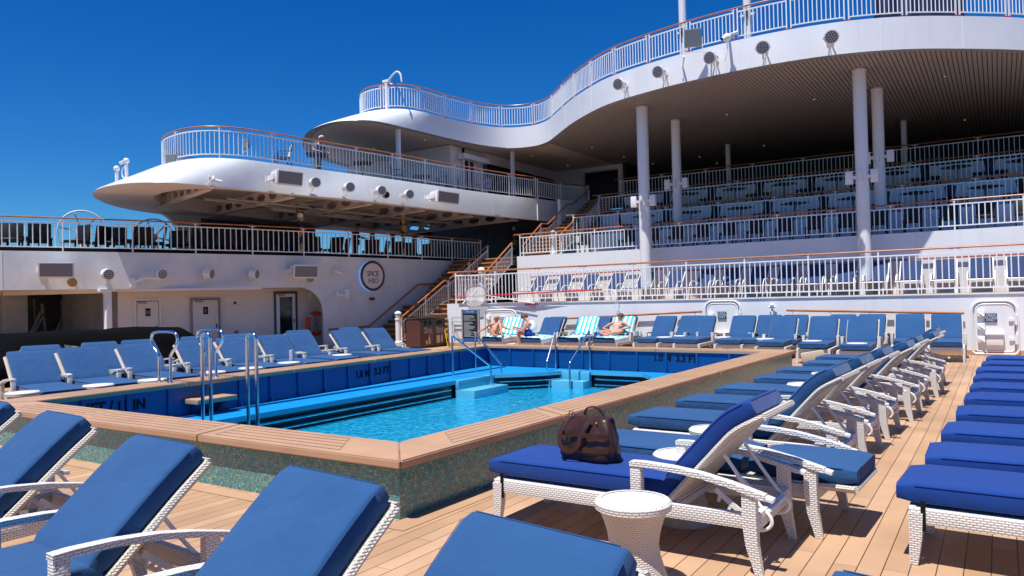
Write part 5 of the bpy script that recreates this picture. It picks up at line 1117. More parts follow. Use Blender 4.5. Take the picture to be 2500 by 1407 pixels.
# ================================================================ LOUNGERS  (local: x from foot 0 to head 2, y across, z up)
def lounger_proto(kind):
    """kind: new / faded / flat / front"""
    al = {'new': 48, 'faded': 48, 'flat': 0, 'front': 42, 'straight': 47, 'left': 43}[kind]
    cm = W['navy'] if kind == 'new' else W['blue']
    r = thing('sun_lounger', 'x', 'sun lounger')
    ca, sa = math.cos(R_(al)), math.sin(R_(al)); H = V3((1.29, 0, .33)); u = V3((ca, 0, sa)); n_ = V3((-sa, 0, ca))
    # frame rails
    b = MB(); 
    for s in (-1, 1): b.box(.04, 1.84, s * .33 - .022, s * .33 + .022, .235, .325, bev=.012)
    b.box(.03, .075, -.307, .307, .235, .325, bev=.012); b.box(1.795, 1.84, -.307, .307, .235, .325, bev=.012)
    for x in (.45, .9, 1.3): b.box(x - .02, x + .02, -.307, .307, .25, .29)
    b.box(.078, 1.33, -.306, .306, .305, .318)
    b.build('frame', W['wick'], r)
    for s in (-1, 1):
        b = MB(); rows = []
        for z, w_, dx in ((.30, .036, 0), (.16, .032, -.004), (.0, .022, -.02)):
            x = .075 + dx; y = s * .33; rows.append([(x - w_, y - w_ * .8, z), (x + w_, y - w_ * .8, z), (x + w_, y + w_ * .8, z), (x - w_, y + w_ * .8, z)])
        b.grid(rows, closed=True); b.face(rows[0]); b.face(rows[-1]); b.build('leg', W['wick'], r, smooth=False)
        b = MB(); rows = []
        for z, w_, dx, dy in ((.46, .038, 0, 0), (.30, .040, 0, 0), (.16, .034, .01, 0), (.0, .022, .045, 0)):
            x = 1.80 + dx; y = s * .37; rows.append([(x - w_, y - w_ * .7, z), (x + w_, y - w_ * .7, z), (x + w_, y + w_ * .7, z), (x - w_, y + w_ * .7, z)])
        b.grid(rows, closed=True); b.face(rows[0]); b.face(rows[-1]); b.build('leg', W['wick'], r, smooth=False)
        # arm: front upright, arched rest, alloy tip
        b = MB(); rows = []
        prof = [(1.075, .33, .034), (1.075, .43, .034), (1.078, .53, .034)]
        y = s * .372
        b.box(1.09, 1.16, y - .03, y + .03, .30, .53, bev=.010)
        pts = [(1.09, .557), (1.17, .56), (1.35, .552), (1.53, .532), (1.70, .498), (1.89, .448)]
        rows = []
        for i, (x, z) in enumerate(pts):
            h = .030 if i else .028; rows.append([(x, y - .034, z - h), (x, y + .034, z - h), (x, y + .034, z), (x, y - .034, z)])
        b.grid(rows, closed=True); b.face(rows[0]); b.face(rows[-1]); a = b.build('armrest', W['wick'], r, angle=30)
        b = MB(); b.beam((1.89, y, .433), (1.935, y, .421), .05, .028, bev=.006); b.build('arm_tip', W['plastic'], a)
    # backrest panel with curved head end
    L = {'flat': .56, 'front': .505, 'left': .57}.get(kind, .60)
    br = []
    bend = 20 if kind == 'new' or kind == 'faded' else 3
    def bp(t, o):
        """point along the backrest at distance t with offset o along its normal; the head end bends smoothly back"""
        p = H.copy(); d = 0; n = 24; st = t / n if t > 0 else 0; ang = al
        for i in range(n):
            tm = st * (i + .5); ang = al - (bend * min(1, max(0, (tm - L + .06) / .14)) if kind != 'flat' else 0)
            p += V3((math.cos(R_(ang)), 0, math.sin(R_(ang)))) * st
        ang = al - (bend * min(1, max(0, (t - L + .06) / .14)) if kind != 'flat' else 0)
        return p + V3((-math.sin(R_(ang)), 0, math.cos(R_(ang)))) * o
    tt = [0, .2, .4, L - .06, L - .02, L + .03, L + .08, L + .14, L + .20]
    b = MB(); rows = []
    for t in tt:
        rows.append([bp(t, -.035) + V3((0, -.315, 0)), bp(t, -.035) + V3((0, .315, 0)), bp(t, 0) + V3((0, .315, 0)), bp(t, 0) + V3((0, .27, 0)), bp(t, -.014) + V3((0, .26, 0)), bp(t, -.014) + V3((0, -.26, 0)), bp(t, 0) + V3((0, -.27, 0)), bp(t, 0) + V3((0, -.315, 0))])
    b.grid(rows, closed=True); b.face(rows[0]); b.face(rows[-1])
    for s in (-1, 1): b.tube([bp(t, -.008) + V3((0, s * .318, 0)) for t in tt], .019, 6)
    b.tube([bp(L + .2, -.012) + V3((0, y, 0)) for y in (-.318, .318)], .022, 6)
    b.build('backrest', W['wickfine'], r, angle=30)
    # cushions
    def cushion(fn, t0, t1, o0, o1, n, name, hw=.305, r_=.028):
        q = bmesh.new(); rows = []
        K = 14
        for i in range(n + 1):
            t = t0 + (t1 - t0) * i / n; e = min(i, n - i); sh = {0: .72, 1: .97}.get(e, 1)
            row = []
            th = (o1 - o0) / 2; oc = (o0 + o1) / 2
            for k in range(24):
                a = 2 * math.pi * k / 24; c_, s_ = math.cos(a), math.sin(a)
                px_ = (abs(c_) ** .13) * (1 if c_ > 0 else -1); pz_ = (abs(s_) ** .30) * (1 if s_ > 0 else -1)
                puff = 1 + .06 * math.sin(math.pi * i / n) * (1 if s_ > 0 else 0)
                row.append(fn(t, oc + th * pz_ * (sh if e == 0 else 1) * puff) + V3((0, hw * px_ * (.985 if e == 0 else 1), 0)))
            rows.append(row)
        b = MB(); b.grid(rows, closed=True); b.face(rows[0]); b.face(rows[-1])
        for s in (-1, 1): b.tube([fn(t0 + (t1 - t0) * i / n, o1 - .012) + V3((0, s * (hw + .001), 0)) for i in range(1, n)], .002, 4)
        b.tube([fn(t1 + .001, o1 - .014) + V3((0, y, 0)) for y in (-hw * .9, 0, hw * .9)], .002, 4); b.tube([fn(t0 - .001, o1 - .014) + V3((0, y, 0)) for y in (-hw * .9, 0, hw * .9)], .002, 4)
        return b.build(name, cm, r, angle=50)
    cushion(lambda t, o: V3((t, 0, o)), -.03, 1.33, .335, .452, 14, 'seat_cushion')
    if kind == 'flat':
        cushion(lambda t, o: V3((t, 0, o)), 1.38, 2.06, .335, .452, 8, 'back_cushion')
    else:
        cushion(bp, .06, L + (.17 if bend > 5 else .215), .005, .115, 16, 'back_cushion')
        b = MB(); p = H + u * .42 - n_ * .05
        for s in (-1, 1):
            y = s * .2; path = [p + V3((0, y, 0)), V3((1.80, y, .34)), V3((1.88, y, .27)), V3((1.86, y, .21)), V3((1.78, y, .19))]; b.tube(smooth_path(path, 2), .011, 6)
            b.beam(V3((1.55, y, .40)), V3((1.74, y, .25)), .012, .03)
            for k in range(3): c0 = V3((1.70 - k * .06, y, .28 + k * .05)); b.beam(c0, c0 - V3((.015, 0, .05)), .01, .018)
        for q_ in (V3((1.78, 0, .19)), V3((1.845, 0, .3))): b.tube([q_ + V3((0, -.2, 0)), q_ + V3((0, .2, 0))], .013, 6)
        b.build('back_support', W['plastic'], r)
    if kind == 'new':
        b = MB(); b.box(.10, .125, -.356, -.351, .20, .37); b.build('strap', W['black'], r, smooth=False)
    return r
PN, PF, PL, PR, PB, PW = [lounger_proto(k_) for k_ in ('new', 'faded', 'flat', 'front', 'straight', 'left')]
ROW = 'royal blue loungers in the right hand row'
def put(proto, foot, ang, label, group):
    """foot = centre of the foot end on the deck, ang = direction from foot to head in degrees"""
    j = 0 if group == GF or 'bag' in label or 'flat' in label or 'woman' in label or 'man ' in label else 1
    return dup(proto, (foot[0] + j * JR.uniform(-.035, .035), foot[1] + j * JR.uniform(-.03, .03), foot[2] if len(foot) > 2 else 0), R_(ang + j * JR.uniform(-2.2, 2.2)), label, group)
JR = random.Random(4); GF = 'front row loungers seen from behind their feet'
ordw = ['first', 'second', 'third', 'fourth', 'fifth', 'sixth', 'seventh', 'eighth', 'ninth', 'tenth', 'eleventh', 'twelfth', 'thirteenth', 'fourteenth', 'fifteenth', 'sixteenth', 'seventeenth', 'eighteenth', 'nineteenth', 'twentieth', 'twenty first', 'twenty second', 'twenty third', 'twenty fourth', 'twenty fifth', 'twenty sixth', 'twenty seventh', 'twenty eighth', 'twenty ninth']
GR = 'loungers in the row right of the pool with their feet to the coping'
put(PN, (-2.99, 4.60), -.8, 'royal blue lounger with wicker frame carrying the brown handbag', GR)
put(PL, (-2.82, 5.47), -2.5, 'flat reclined faded blue lounger right behind the one with the handbag', GR)
for i, (y0, x0) in enumerate(((6.81, -2.93), (7.97, -2.90), (9.14, -2.85), (10.42, -2.74), (11.56, -2.73), (12.8, -2.62), (14.0, -2.66))):
    put(PF, (x0, y0), -2.2, 'faded blue lounger right of the pool, %s of the raised backs behind the handbag lounger' % ordw[i], GR)
for i, (x0, y0) in enumerate(((-.50, 5.13), (-.42, 6.02), (-.40, 7.03), (-.36, 8.09), (-.32, 9.2), (-.28, 10.25), (-.25, 11.3), (-.23, 12.35), (-.22, 13.4), (-.21, 14.45))):
    put(PN, (x0, y0), -1.5, 'royal blue lounger at the right edge, %s from the camera in its row' % ordw[i], ROW)
GF = 'front row loungers seen from behind their feet'
for (x, y, a, lab) in ((-1.42, .14, 81, 'faded blue lounger at bottom centre, its back hiding the foot of the wicker table'), (-2.44, .325, 83, 'faded blue front row lounger with its back before the mosaic corner of the pool'), (-3.72, .466, 86, 'faded blue lounger in the front row, third from the right'), (-5.26, .72, 85, 'faded blue lounger in the front row, fourth from the right'), (-6.55, .85, 86, 'faded blue lounger cut by the left edge of the picture'), (-.37, .15, 80, 'faded blue lounger of which only the top shows at the bottom edge')):
    put(PR, (x, y), a, lab, GF)
GL = 'front row of loungers left of the pool'
for i, y in enumerate((4.0, 5.39, 6.27, 7.25, 8.33, 9.26, 10.2, 11.1, 12.35, 13.4)):
    put(PW, (-10.98 - .03 * i, y - .05), 171.5, 'faded blue lounger along the left coping, %s from the near end' % ordw[i], GL)
GL2 = 'second row of loungers left of the pool'
for i, (px, py) in enumerate(((92, 850), (232, 840), (345, 832), (483, 823), (580, 812), (727, 808), (862, 800))):
    p = onx(px, py, -14.2); put(PW, (-12.65, p.y - .12), 171.5, 'faded blue lounger in the second row by the left wall, %s from the near end' % ordw[i], GL2)
GB = 'front row of loungers before the back wall'
bl = []
for i, (px, y) in enumerate(((1545, 18.55), (1643, 18.5), (1743, 18.4), (1843, 17.75), (1944, 17.3), (2043, 16.9))):
    p = ony(px, 825, y); bl.append(p.x); put(PB, (p.x + .33, y), 92, 'faded blue lounger facing the pool, %s to the right of the sunbathing woman' % ordw[i], GB)
hdg = {1180: 101, 1272: 98, 1362: 97, 1448: 95.5}
for (px, y, lab) in ((1180, 18.4, 'lounger under striped towels with the woman in the grey bikini'), (1272, 18.2, 'lounger on which the man in the white tank top sits'), (1362, 18.5, 'lounger fully covered by striped towels with nobody on it'), (1448, 18.5, 'lounger under striped towels carrying the woman in the striped top')):
    p = ony(px, 828, y); bl.append(p.x); put(PB, (p.x + .33, y), hdg[px], lab, GB)
GB2 = 'loungers standing close to the back wall'
for i, px in enumerate((1342, 1446, 1512, 1667, 1850, 1925, 2030, 2103, 2200, 2285)):
    p = ony(px, 762, 20.3); put(PB, (p.x + .26, 18.62 if px < 2280 else 18.4), 92, 'faded blue lounger right at the back wall, %s from the left' % ordw[i], GB2)

# hourglass wicker side tables
def table_proto():
    r = thing('side_table', 'x', 'table')
    b = MB(); b.lathe((0, 0, 0), [(.195, 0), (.19, .02), (.165, .09), (.14, .17), (.132, .23), (.14, .29), (.16, .36), (.185, .42)], 28); b.build('base', W['wickfine'], r)
    b = MB(); b.lathe((0, 0, 0), [(.185, .415), (.205, .425), (.208, .455), (.195, .468), (.172, .468)], 28, cap=False); b.build('rim', W['wick'], r)
    b = MB(); b.lathe((0, 0, 0), [(.176, .45), (.176, .464)], 28); b.build('table_top', W['tabletop'], r)
    return r
PT = table_proto()
GT = 'round white wicker side tables'
tabs = [((1545, 1222), 'round white wicker side table in front of the lounger with the handbag'), ((1668, 1108), 'round white side table between the handbag lounger and the flat lounger'), ((1745, 1048), 'round white side table behind the flat lounger'), ((1965, 938), 'round white side table halfway along the row right of the pool'), ((2020, 912), 'small looking white side table further along the row right of the pool'),
        ((55, 958), 'white side table by the left coping, nearest one'), ((240, 940), 'white side table by the left coping, second'), ((372, 927), 'white side table by the left coping, third, under the looped rail'), ((520, 908), 'white side table by the left coping, fourth'), ((612, 898), 'white side table by the left coping, fifth'), ((705, 885), 'white side table by the left coping, sixth'), ((835, 866), 'white side table by the left coping, seventh'),
        ((1622, 823), 'white side table in the back row, with small things on it beside the sunbathing woman'), ((1663, 820), 'white side table in the back row, second from the left'), ((1764, 823), 'white side table in the back row, third from the left'), ((1868, 827), 'white side table in the back row, fourth'), ((1983, 832), 'white side table in the back row, fifth'), ((2092, 838), 'white side table in the back row, rightmost')]
for (px, lab) in tabs:
    p = onz(px[0], px[1], .46); dup(PT, (p.x, p.y, 0), 0, lab, GT)

# terrace loungers with slim metal arms
def sling_proto():
    r = thing('terrace_lounger', 'x', 'sun lounger')
    b = MB()
    for s in (-1, 1):
        b.tube([(0, s * .29, .36), (1.2, s * .29, .38), (1.72, s * .29, .98)], .02, 6); b.tube(smooth_path([(.55, s * .33, .0), (.62, s * .33, .35), (.75, s * .33, .56), (1.0, s * .33, .60), (1.35, s * .33, .58), (1.5, s * .33, .3), (1.6, s * .33, 0)], 2), .018, 6); b.tube([(.1, s * .29, .36), (.02, s * .29, 0)], .018, 6)
    b.tube([(0, -.29, .36), (0, .29, .36)], .02, 6); b.tube([(1.72, -.29, .98), (1.72, .29, .98)], .02, 6); b.build('frame', W['plastic'], r)
    b = MB(); b.box(.02, 1.2, -.27, .27, .37, .41); b.build('seat', W['shade'], r, smooth=False)
    b = MB(); b.obox(V3((1.46, 0, .70)), V3((.655, 0, .755)).normalized(), V3((0, 1, 0)), V3((-.755, 0, .655)).normalized(), .78, .54, .03); b.build('back', W['shade'], r, smooth=False)
    return r
PS = sling_proto(); GS1 = 'blue sling loungers on the lowest terrace'
x = -15.6; i = 0
while x < 5.2:
    dup(PS, (x + .3, 24.02, 1.46), R_(90), 'blue sling lounger on the lowest terrace, %s from the left' % ordw[i], GS1); i += 1
    x += 1.13 if x < -9 else .90
# black chairs
def chair_proto(m='blackwick', nm='dark_chair', back=.88, w_=.52):
    r = thing(nm, 'x', 'chair')
    b = MB(); b.box(-.26, .26, -w_ / 2, w_ / 2, .36, .44, bev=.02, seg=1); b.build('seat', W[m], r)
    b = MB(); b.obox(V3((.28, 0, .64)), V3((.16, 0, 1)).normalized(), V3((0, 1, 0)), V3((-1, 0, .16)).normalized(), back - .38, w_, .075, bev=.02); b.build('backrest', W[m], r)
    for sx in (-.22, .22):
        for sy in (-1, 1):
            b = MB(); b.box(sx - .025, sx + .025, sy * (w_ / 2 - .03) - .02, sy * (w_ / 2 - .03) + .02, 0, .36); b.build('leg', W[m], r, smooth=False)
    return r
PC = chair_proto()
def lab_pos(base, i, n): return '%s, %s from the left' % (base, ordw[i]) if i < 20 else '%s, near the right end' % base
GC2 = 'dark chairs on the second terrace'
x = -14.0; i = 0
while x < 3.5:
    if not (-13.1 < x < -12.4): dup(PC, (x, 26.75, 3.34), R_(90), 'dark wicker chair behind the railing of the second terrace, %s' % (ordw[i] + ' from the left' if i < 20 else 'rightmost'), GC2); i += 1
    x += .98
def square_table():
    r = thing('dining_table', 'x', 'table'); b = MB()
    q = [(.52 * math.cos(a), .52 * math.sin(a)) for a in [k * math.pi / 2 for k in range(4)]]
    b.prism(q, .70, .745); b.build('table_top', W['darkwood'], r, smooth=False)
    b = MB(); b.lathe((0, 0, 0), [(.22, 0), (.22, .02), (.04, .04), (.04, .70)], 10); b.build('pedestal', W['greyp'], r)
    return r
PQ = square_table()
for (y, z, x0, nm, seat) in ((29.75, 4.25, -12.6, 'third terrace', 0), (32.1, 5.35, -13.5, 'fourth terrace', .3)):
    x = x0; i = 0
    while x < 4.2:
        dup(PQ, (x, y, z), 0, 'dark square table set cornerwise on the %s, %s from the left' % (nm, ordw[i]), 'dark tables on the ' + nm)
        dup(PC, (x - .80, y, z), R_(197), 'dark dining chair left of the %s table on the %s' % (ordw[i], nm), 'dark chairs on the ' + nm)
        dup(PC, (x + .80, y + .05, z), R_(-17), 'dark dining chair right of the %s table on the %s' % (ordw[i], nm), 'dark chairs on the ' + nm)
        i += 1; x += 2.05
# black furniture on the lower gallery
GG = 'black wicker chairs behind the gallery railing'
PA = chair_proto('blackwick', 'gallery_chair', 1.0, .62)
k = 0
for (px, x, rz) in ((28, -25.2, 155), (95, -25.4, 340), (185, -24.6, 100), (235, -24.9, 20), (285, -24.4, 150), (345, -24.3, 345), (380, -23.9, 60), (425, -24.2, 120), (455, -23.4, 40), (492, -23.8, 150), (520, -24.6, 80), (548, -23.2, 110), (585, -23.6, 30), (612, -24.5, 90), (640, -23.0, 150), (672, -23.4, 60), (705, -23.8, 100), (738, -23.2, 20), (768, -22.8, 150), (812, -22.6, 100), (832, -22.9, 60), (905, -22.4, 120), (930, -22.8, 30), (962, -22.5, 100), (1000, -22.4, 150), (1030, -22.6, 80), (1062, -22.4, 20), (1090, -22.7, 110), (1132, -22.3, 70)):
    p = onx(px, 612 if px < 600 else 628, x)
    dup(PA, (x, p.y, Z1), R_(rz), 'black wicker chair on the lower gallery, %s from the left' % ordw[k], GG); k += 1
for (px, x, lab) in ((72, -25.3, 'low black wicker table between the first gallery chairs'), (325, -24.3, 'low black wicker table left of the second spoked wheel')):
    p = onx(px, 612, x); t = thing('low_table', lab, 'table', (x, p.y, Z1)); b = MB(); b.box(x - .4, x + .4, p.y - .5, p.y + .5, Z1 + .42, Z1 + .5, bev=.01); b.build('table_top', W['blackwick'], t)
    for sx in (-1, 1):
        for sy in (-1, 1): b = MB(); b.box(x + sx * .36 - .03, x + sx * .36 + .03, p.y + sy * .46 - .03, p.y + sy * .46 + .03, Z1, Z1 + .42); b.build('leg', W['blackwick'], t, smooth=False)
# upper gallery furniture: mesh chairs and tables
def mesh_chair():
    r = thing('mesh_chair', 'x', 'chair'); b = MB()
    for s in (-1, 1): b.tube([(-.25, s * .27, 0), (-.22, s * .27, .42), (.2, s * .27, .42), (.3, s * .27, .92)], .018, 6); b.tube([(.2, s * .27, .42), (.28, s * .27, 0)], .018, 6); b.tube([(-.22, s * .27, .42), (-.2, s * .27, .62), (.22, s * .27, .64)], .018, 6)
    b.build('frame', W['navyp'], r)
    b = MB(); b.box(-.2, .2, -.25, .25, .42, .44); b.obox(V3((.255, 0, .68)), V3((.2, 0, 1)).normalized(), V3((0, 1, 0)), V3((-1, 0, .2)).normalized(), .46, .5, .015); b.build('mesh_panel', W['mesh'], r, smooth=False)
    return r
PM = mesh_chair(); PQ2 = square_table()
for (px, py, x, rz, lab) in ((690, 400, -20.6, 60, 'mesh backed chair near the nose of the upper gallery'), (975, 440, -20.0, 200, 'mesh chair on the upper gallery below the slim left post'), (1070, 452, -19.8, 70, 'pale mesh chair before the glass door, left of a pair'), (1105, 456, -19.9, 120, 'pale mesh chair before the glass door, right of a pair'), (1180, 468, -19.5, 80, 'pale mesh chair before the long dark window')):
    p = onx(px, py, x); dup(PM, (x, p.y, Z2), R_(rz), lab, 'mesh chairs on the upper gallery')
for (px, py, x, lab) in ((775, 410, -20.4, 'pointed dark square table before the leaning person'), (885, 425, -20.3, 'dark square table in the middle of the upper gallery'), (1030, 445, -20.6, 'dark square table between mesh chairs on the upper gallery')):
    p = onx(px, py, x); dup(PQ2, (x, p.y, Z2), 0, lab, 'dark tables on the upper gallery')

# ================================================================ SMALL THINGS
# handbag on the first lounger
bx, by, bz = -2.36, 4.56, .455
HBS = .86
hb = thing('handbag', 'slouchy brown leather handbag with two looped handles on the royal blue lounger', 'handbag', (bx, by, bz))
random.seed(11)
b = MB(); rows = []
ax_ = R_(-8)
for i, (z, rx, ry) in enumerate(((0, .235, .115), (.03, .255, .135), (.10, .25, .13), (.18, .235, .115), (.25, .215, .09), (.31, .195, .06), (.335, .185, .045))):
    row = []
    for k in range(40):
        a = 2 * math.pi * k / 40; c_, s_ = math.cos(a), math.sin(a); f = 1 + .05 * math.sin(5 * a + i) + .035 * math.sin(9 * a + 2 * i) + random.uniform(-.012, .012)
        x_ = rx * (abs(c_) ** .6) * (1 if c_ > 0 else -1) * f; y_ = ry * (abs(s_) ** .7) * (1 if s_ > 0 else -1) * f
        row.append(V3((bx + x_ * math.cos(ax_) - y_ * math.sin(ax_) + .02 * z, by + x_ * math.sin(ax_) + y_ * math.cos(ax_), bz + z + (.012 * math.sin(3 * a) if i > 4 else 0))))
    rows.append(row)
b.grid(rows, closed=True); b.face(rows[0]); b.face(rows[-1]); b.build('bag_body', W['bag'], hb, angle=60)
for s, dz in ((-1, .0), (1, .02)):
    for flat in (0,):
        P_ = [V3((bx - .10, by + s * .135, bz + .10)), V3((bx - .105, by + s * .12, bz + .26)), V3((bx - .08, by + s * .075, bz + .365 + dz)), V3((bx + .0, by + s * .06, bz + .395 + dz)), V3((bx + .07, by + s * .08, bz + .35 + dz)), V3((bx + .10, by + s * .125, bz + .24)), V3((bx + .10, by + s * .14, bz + .08))]
        if s < 0: P_ = [V3((bx - .16, by - .10, bz + .30)), V3((bx - .205, by - .15, bz + .20)), V3((bx - .17, by - .175, bz + .10)), V3((bx - .09, by - .18, bz + .075)), V3((bx - .02, by - .175, bz + .13)), V3((bx + .0, by - .15, bz + .24)), V3((bx + .05, by - .10, bz + .33))]
        P_ = smooth_path(P_, 2); b = MB()
        rows = []
        for i, p in enumerate(P_):
            t = (P_[min(i + 1, len(P_) - 1)] - P_[max(i - 1, 0)]).normalized(); u_ = V3((0, 1, 0)); w_ = t.cross(u_).normalized() * .004; v_ = t.cross(w_).normalized() * .018
            if s < 0: w_, v_ = V3((0, .004, 0)), t.cross(V3((0, 1, 0))).normalized() * .017
            rows.append([p - v_ - w_, p + v_ - w_, p + v_ + w_, p - v_ + w_])
        b.grid(rows, closed=True); b.build('handle', W['bag'], hb)
b = MB()
for z in (.10, .215):
    rows = []
    for k in range(13):
        x_ = -.24 + .48 * k / 12; y_ = -.148 - .008 * math.sin(k); q = V3((bx + x_ * math.cos(ax_) - y_ * math.sin(ax_), by + x_ * math.sin(ax_) + y_ * math.cos(ax_) + (abs(x_) / .24) ** 4 * .05, 0)); rows.append([q + up * (bz + z - .018), q + up * (bz + z + .018), q + up * (bz + z + .018) + V3((0, .01, 0)), q + up * (bz + z - .018) + V3((0, .01, 0))])
    b.grid(rows, closed=True)
b.build('strap', W['bag'], hb)
b = MB(); b.tube([V3((bx - .15, by - .03, bz + .355)) + V3((.022 * math.cos(a), 0, .022 * math.sin(a))) for a in [i * math.pi / 6 for i in range(12)]], .005, 6, closed=True); b.ball((bx + .10, by - .09, bz + .30), .008); b.build('ring', W['brass'], hb)
for ch in hb.children:
    ch.data.transform(Matrix.Scale(HBS, 4))
# bins
t = thing('recycling_bin', 'dark brown double recycling cabinet with cans and bottles and paper and plastic doors', 'bin', (-16.5, 19.9, 0))
X0, X1, Y0, Y1, HZ = -16.95, -16.25, 19.35, 20.62, .97
b = MB(); b.box(X0, X1, Y0, Y1, 0.02, HZ, bev=.01); b.build('cabinet', W['brownd'], t)
b = MB(); b.box(X0 + .04, X1 - .05, Y0 - .012, Y0 + .0, .05, HZ - .03); b.build('side_panel', W['brown'], t, smooth=False)
b = MB(); rows = []
for i in range(9): a = i / 8; x_ = X0 - .05 + (X1 - X0 + .14) * a; z = HZ + .03 + .05 * math.sin(math.pi * a); rows.append([(x_, Y0 - .05, z), (x_, Y1 + .05, z), (x_, Y1 + .05, z + .025), (x_, Y0 - .05, z + .025)])
b.grid(rows, closed=True); b.face(rows[0]); b.face(rows[-1]); b.build('lid', W['brownd'], t)
for (ya, yb, txt, kind) in ((Y0 + .03, (Y0 + Y1) / 2 - .01, 'CANS &\nBOTTLES', 0), ((Y0 + Y1) / 2 + .01, Y1 - .03, 'PAPER &\nPLASTIC', 1)):
    yc_ = (ya + yb) / 2; b = MB(); b.box(X1 + .0, X1 + .018, ya, yb, .05, .70, bev=.005); d = b.build('door', W['brown'], t)
    b = MB(); add_text(b, txt, .105, V3((X1 + .022, yc_, .56)), V3((0, 1, 0)), up, V3((1, 0, 0)), 0, .004, .001); b.build('lettering', W['buff'], d, smooth=False)
    b = MB()
    if kind == 0: b.box(X1 + .018, X1 + .024, yc_ - .14, yc_ - .05, .12, .26); b.box(X1 + .018, X1 + .024, yc_ + .0, yc_ + .1, .12, .34, bev=.002); b.box(X1 + .018, X1 + .024, yc_ + .03, yc_ + .07, .34, .44)
    else: b.box(X1 + .018, X1 + .024, yc_ - .18, yc_ + .0, .14, .40, bev=.002); b.box(X1 + .018, X1 + .024, yc_ + .06, yc_ + .16, .16, .38, bev=.002); b.box(X1 + .018, X1 + .024, yc_ + .09, yc_ + .13, .38, .44)
    b.build('pictogram', W['buff'], d, smooth=False)
    b = MB(); b.box(X1 + .02, X1 + .04, ya + .06, ya + .2, .665, .68); b.build('handle', W['alu'], d, smooth=False)
    b = MB()
    for dy in (-.12, .12) if kind == 0 else (0,): b.lathe(V3((X1 + .001, yc_ + dy, .84)), [(.075 if kind == 0 else .16, 0), (.07 if kind == 0 else .15, .01)], 16, M=Matrix(((0, 0, 1, 0), (0, 1, 0, 0), (1 if kind == 0 else .45, 0, 0, 0), (0, 0, 0, 1))))
    b.build('opening', W['black'], t)
p = ony(1097, 843, 20.1); b = MB(); t = thing('wet_floor_sign', 'yellow folded caution sign leaning beside the recycling bins', 'sign', (-15.75, 20.1, 0))
for d in (0, .12): b.beam((-15.78, 20.0, .60), (-15.62, 19.95 + d, .0), .02, .02)
rows = [[(-15.86, 20.15, .64), (-15.74, 20.0, .64)], [(-15.78, 20.2, 0), (-15.48, 19.85, 0)]]; b.grid(rows); b.grid([[(x + .02, y + .03, z) for x, y, z in r] for r in rows]); b.build('panel', W['yellow'], t, smooth=False)
b = MB(); b.box(-15.76, -15.64, 19.98, 19.99, .2, .3); b.build('print', W['black'], t, smooth=False)
# menu board
a, c = ony(1131, 800, 19.9), ony(1167, 800, 19.9); z1 = ony(1148, 757, 19.9).z; z0 = max(.1, ony(1150, 836, 19.9).z)
t = thing('menu_board', 'tall black rules board with blue header and pale lines of writing', 'sign', ((a.x + c.x) / 2, 19.9, 0))
b = MB(); b.box(a.x, c.x, 19.9, 19.93, z0, z1, 0); b.box(a.x + .0, c.x, 19.88, 19.898, z1 - .13, z1, 1); b.box(a.x, c.x, 19.88, 19.898, z0, z0 + .13, 1); b.build('panel', [W['board'], W['bluep']], t, smooth=False)
b = MB(); xm = (a.x + c.x) / 2
add_text(b, 'SPICE H2O', .07, V3((xm, 19.872, z1 - .065)), V3((1, 0, 0)), up, V3((0, -1, 0)), 0, .004, .001)
random.seed(5); z = z1 - .19
while z > z0 + .17:
    w_ = random.uniform(.4, .95) * (c.x - a.x - .08)
    if random.random() > .12: b.box(a.x + .04, a.x + .04 + w_, 19.885, 19.892, z - .006, z + .006)
    z -= .036
b.build('writing', W['chalk'], t, smooth=False)
b = MB()
for x_ in (a.x - .035, c.x + .03): b.box(x_ - .025, x_ + .025, 19.88, 19.94, .0, z1 + .02)
b.box(a.x - .1, c.x + .1, 19.75, 20.05, 0, .05); b.build('frame', W['greyp'], t, smooth=False)
# folded rack behind the board
b = MB(); x0_, x1_ = ony(1104, 800, 20.6).x, ony(1128, 800, 20.6).x
for x_ in (x0_, x1_): b.tube([(x_, 20.6, 0), (x_, 20.6, 1.0)], .014, 6)
for z in (.98, .84, .5, .1): b.tube([(x0_, 20.6, z), (x1_, 20.6, z)], .012, 6)
b.tube([(x0_, 20.6, .84), (x1_, 20.6, .1)], .01, 6); tag(b.build('folding_rack', W['alu'], origin=(x0_, 20.6, 0)), 'thin white tubular rack leaning on the wall left of the rules board', 'rack')
# bottle, cups
def bottle(px, py, y, label):
    p = ony(px, py, y); t = thing('water_bottle', label, 'bottle', p)
    b = MB(); b.lathe(p, [(.04, 0), (.04, .15), (.038, .18), (.016, .23), (.016, .25)], 12); b.build('body', W['clear'], t)
    b = MB(); b.lathe(p, [(.0415, .06), (.0415, .13)], 12); b.build('label_band', W['bottleblue'], t); b = MB(); b.lathe(p, [(.018, .25), (.018, .27)], 10); b.build('cap', W['plastic'], t)
bottle(1461, 823, 18.75, 'clear water bottle with blue label standing left of the sunbathing woman')
for (px, py, y, m, lab) in ((1549, 820, 18.6, 'plastic', 'white plastic cup beside the sunbathing woman'), (1556, 820, 18.7, 'clear', 'grey plastic tumbler beside the white cup'), (1563, 820, 18.6, 'plastic', 'tall white cup with a straw in the back row')):
    p = ony(px, py, y); b = MB(); b.lathe(p, [(.03, 0), (.042, .12)], 12); tag(b.build('cup', W[m], origin=p), lab, 'cup')
p = onz(712, 880, .47); b = MB(); b.lathe(p, [(.045, 0), (.045, .2)], 12); tag(b.build('cup', W['chalk'], origin=p), 'tall pale can standing on a side table behind the right ladder rail', 'can')
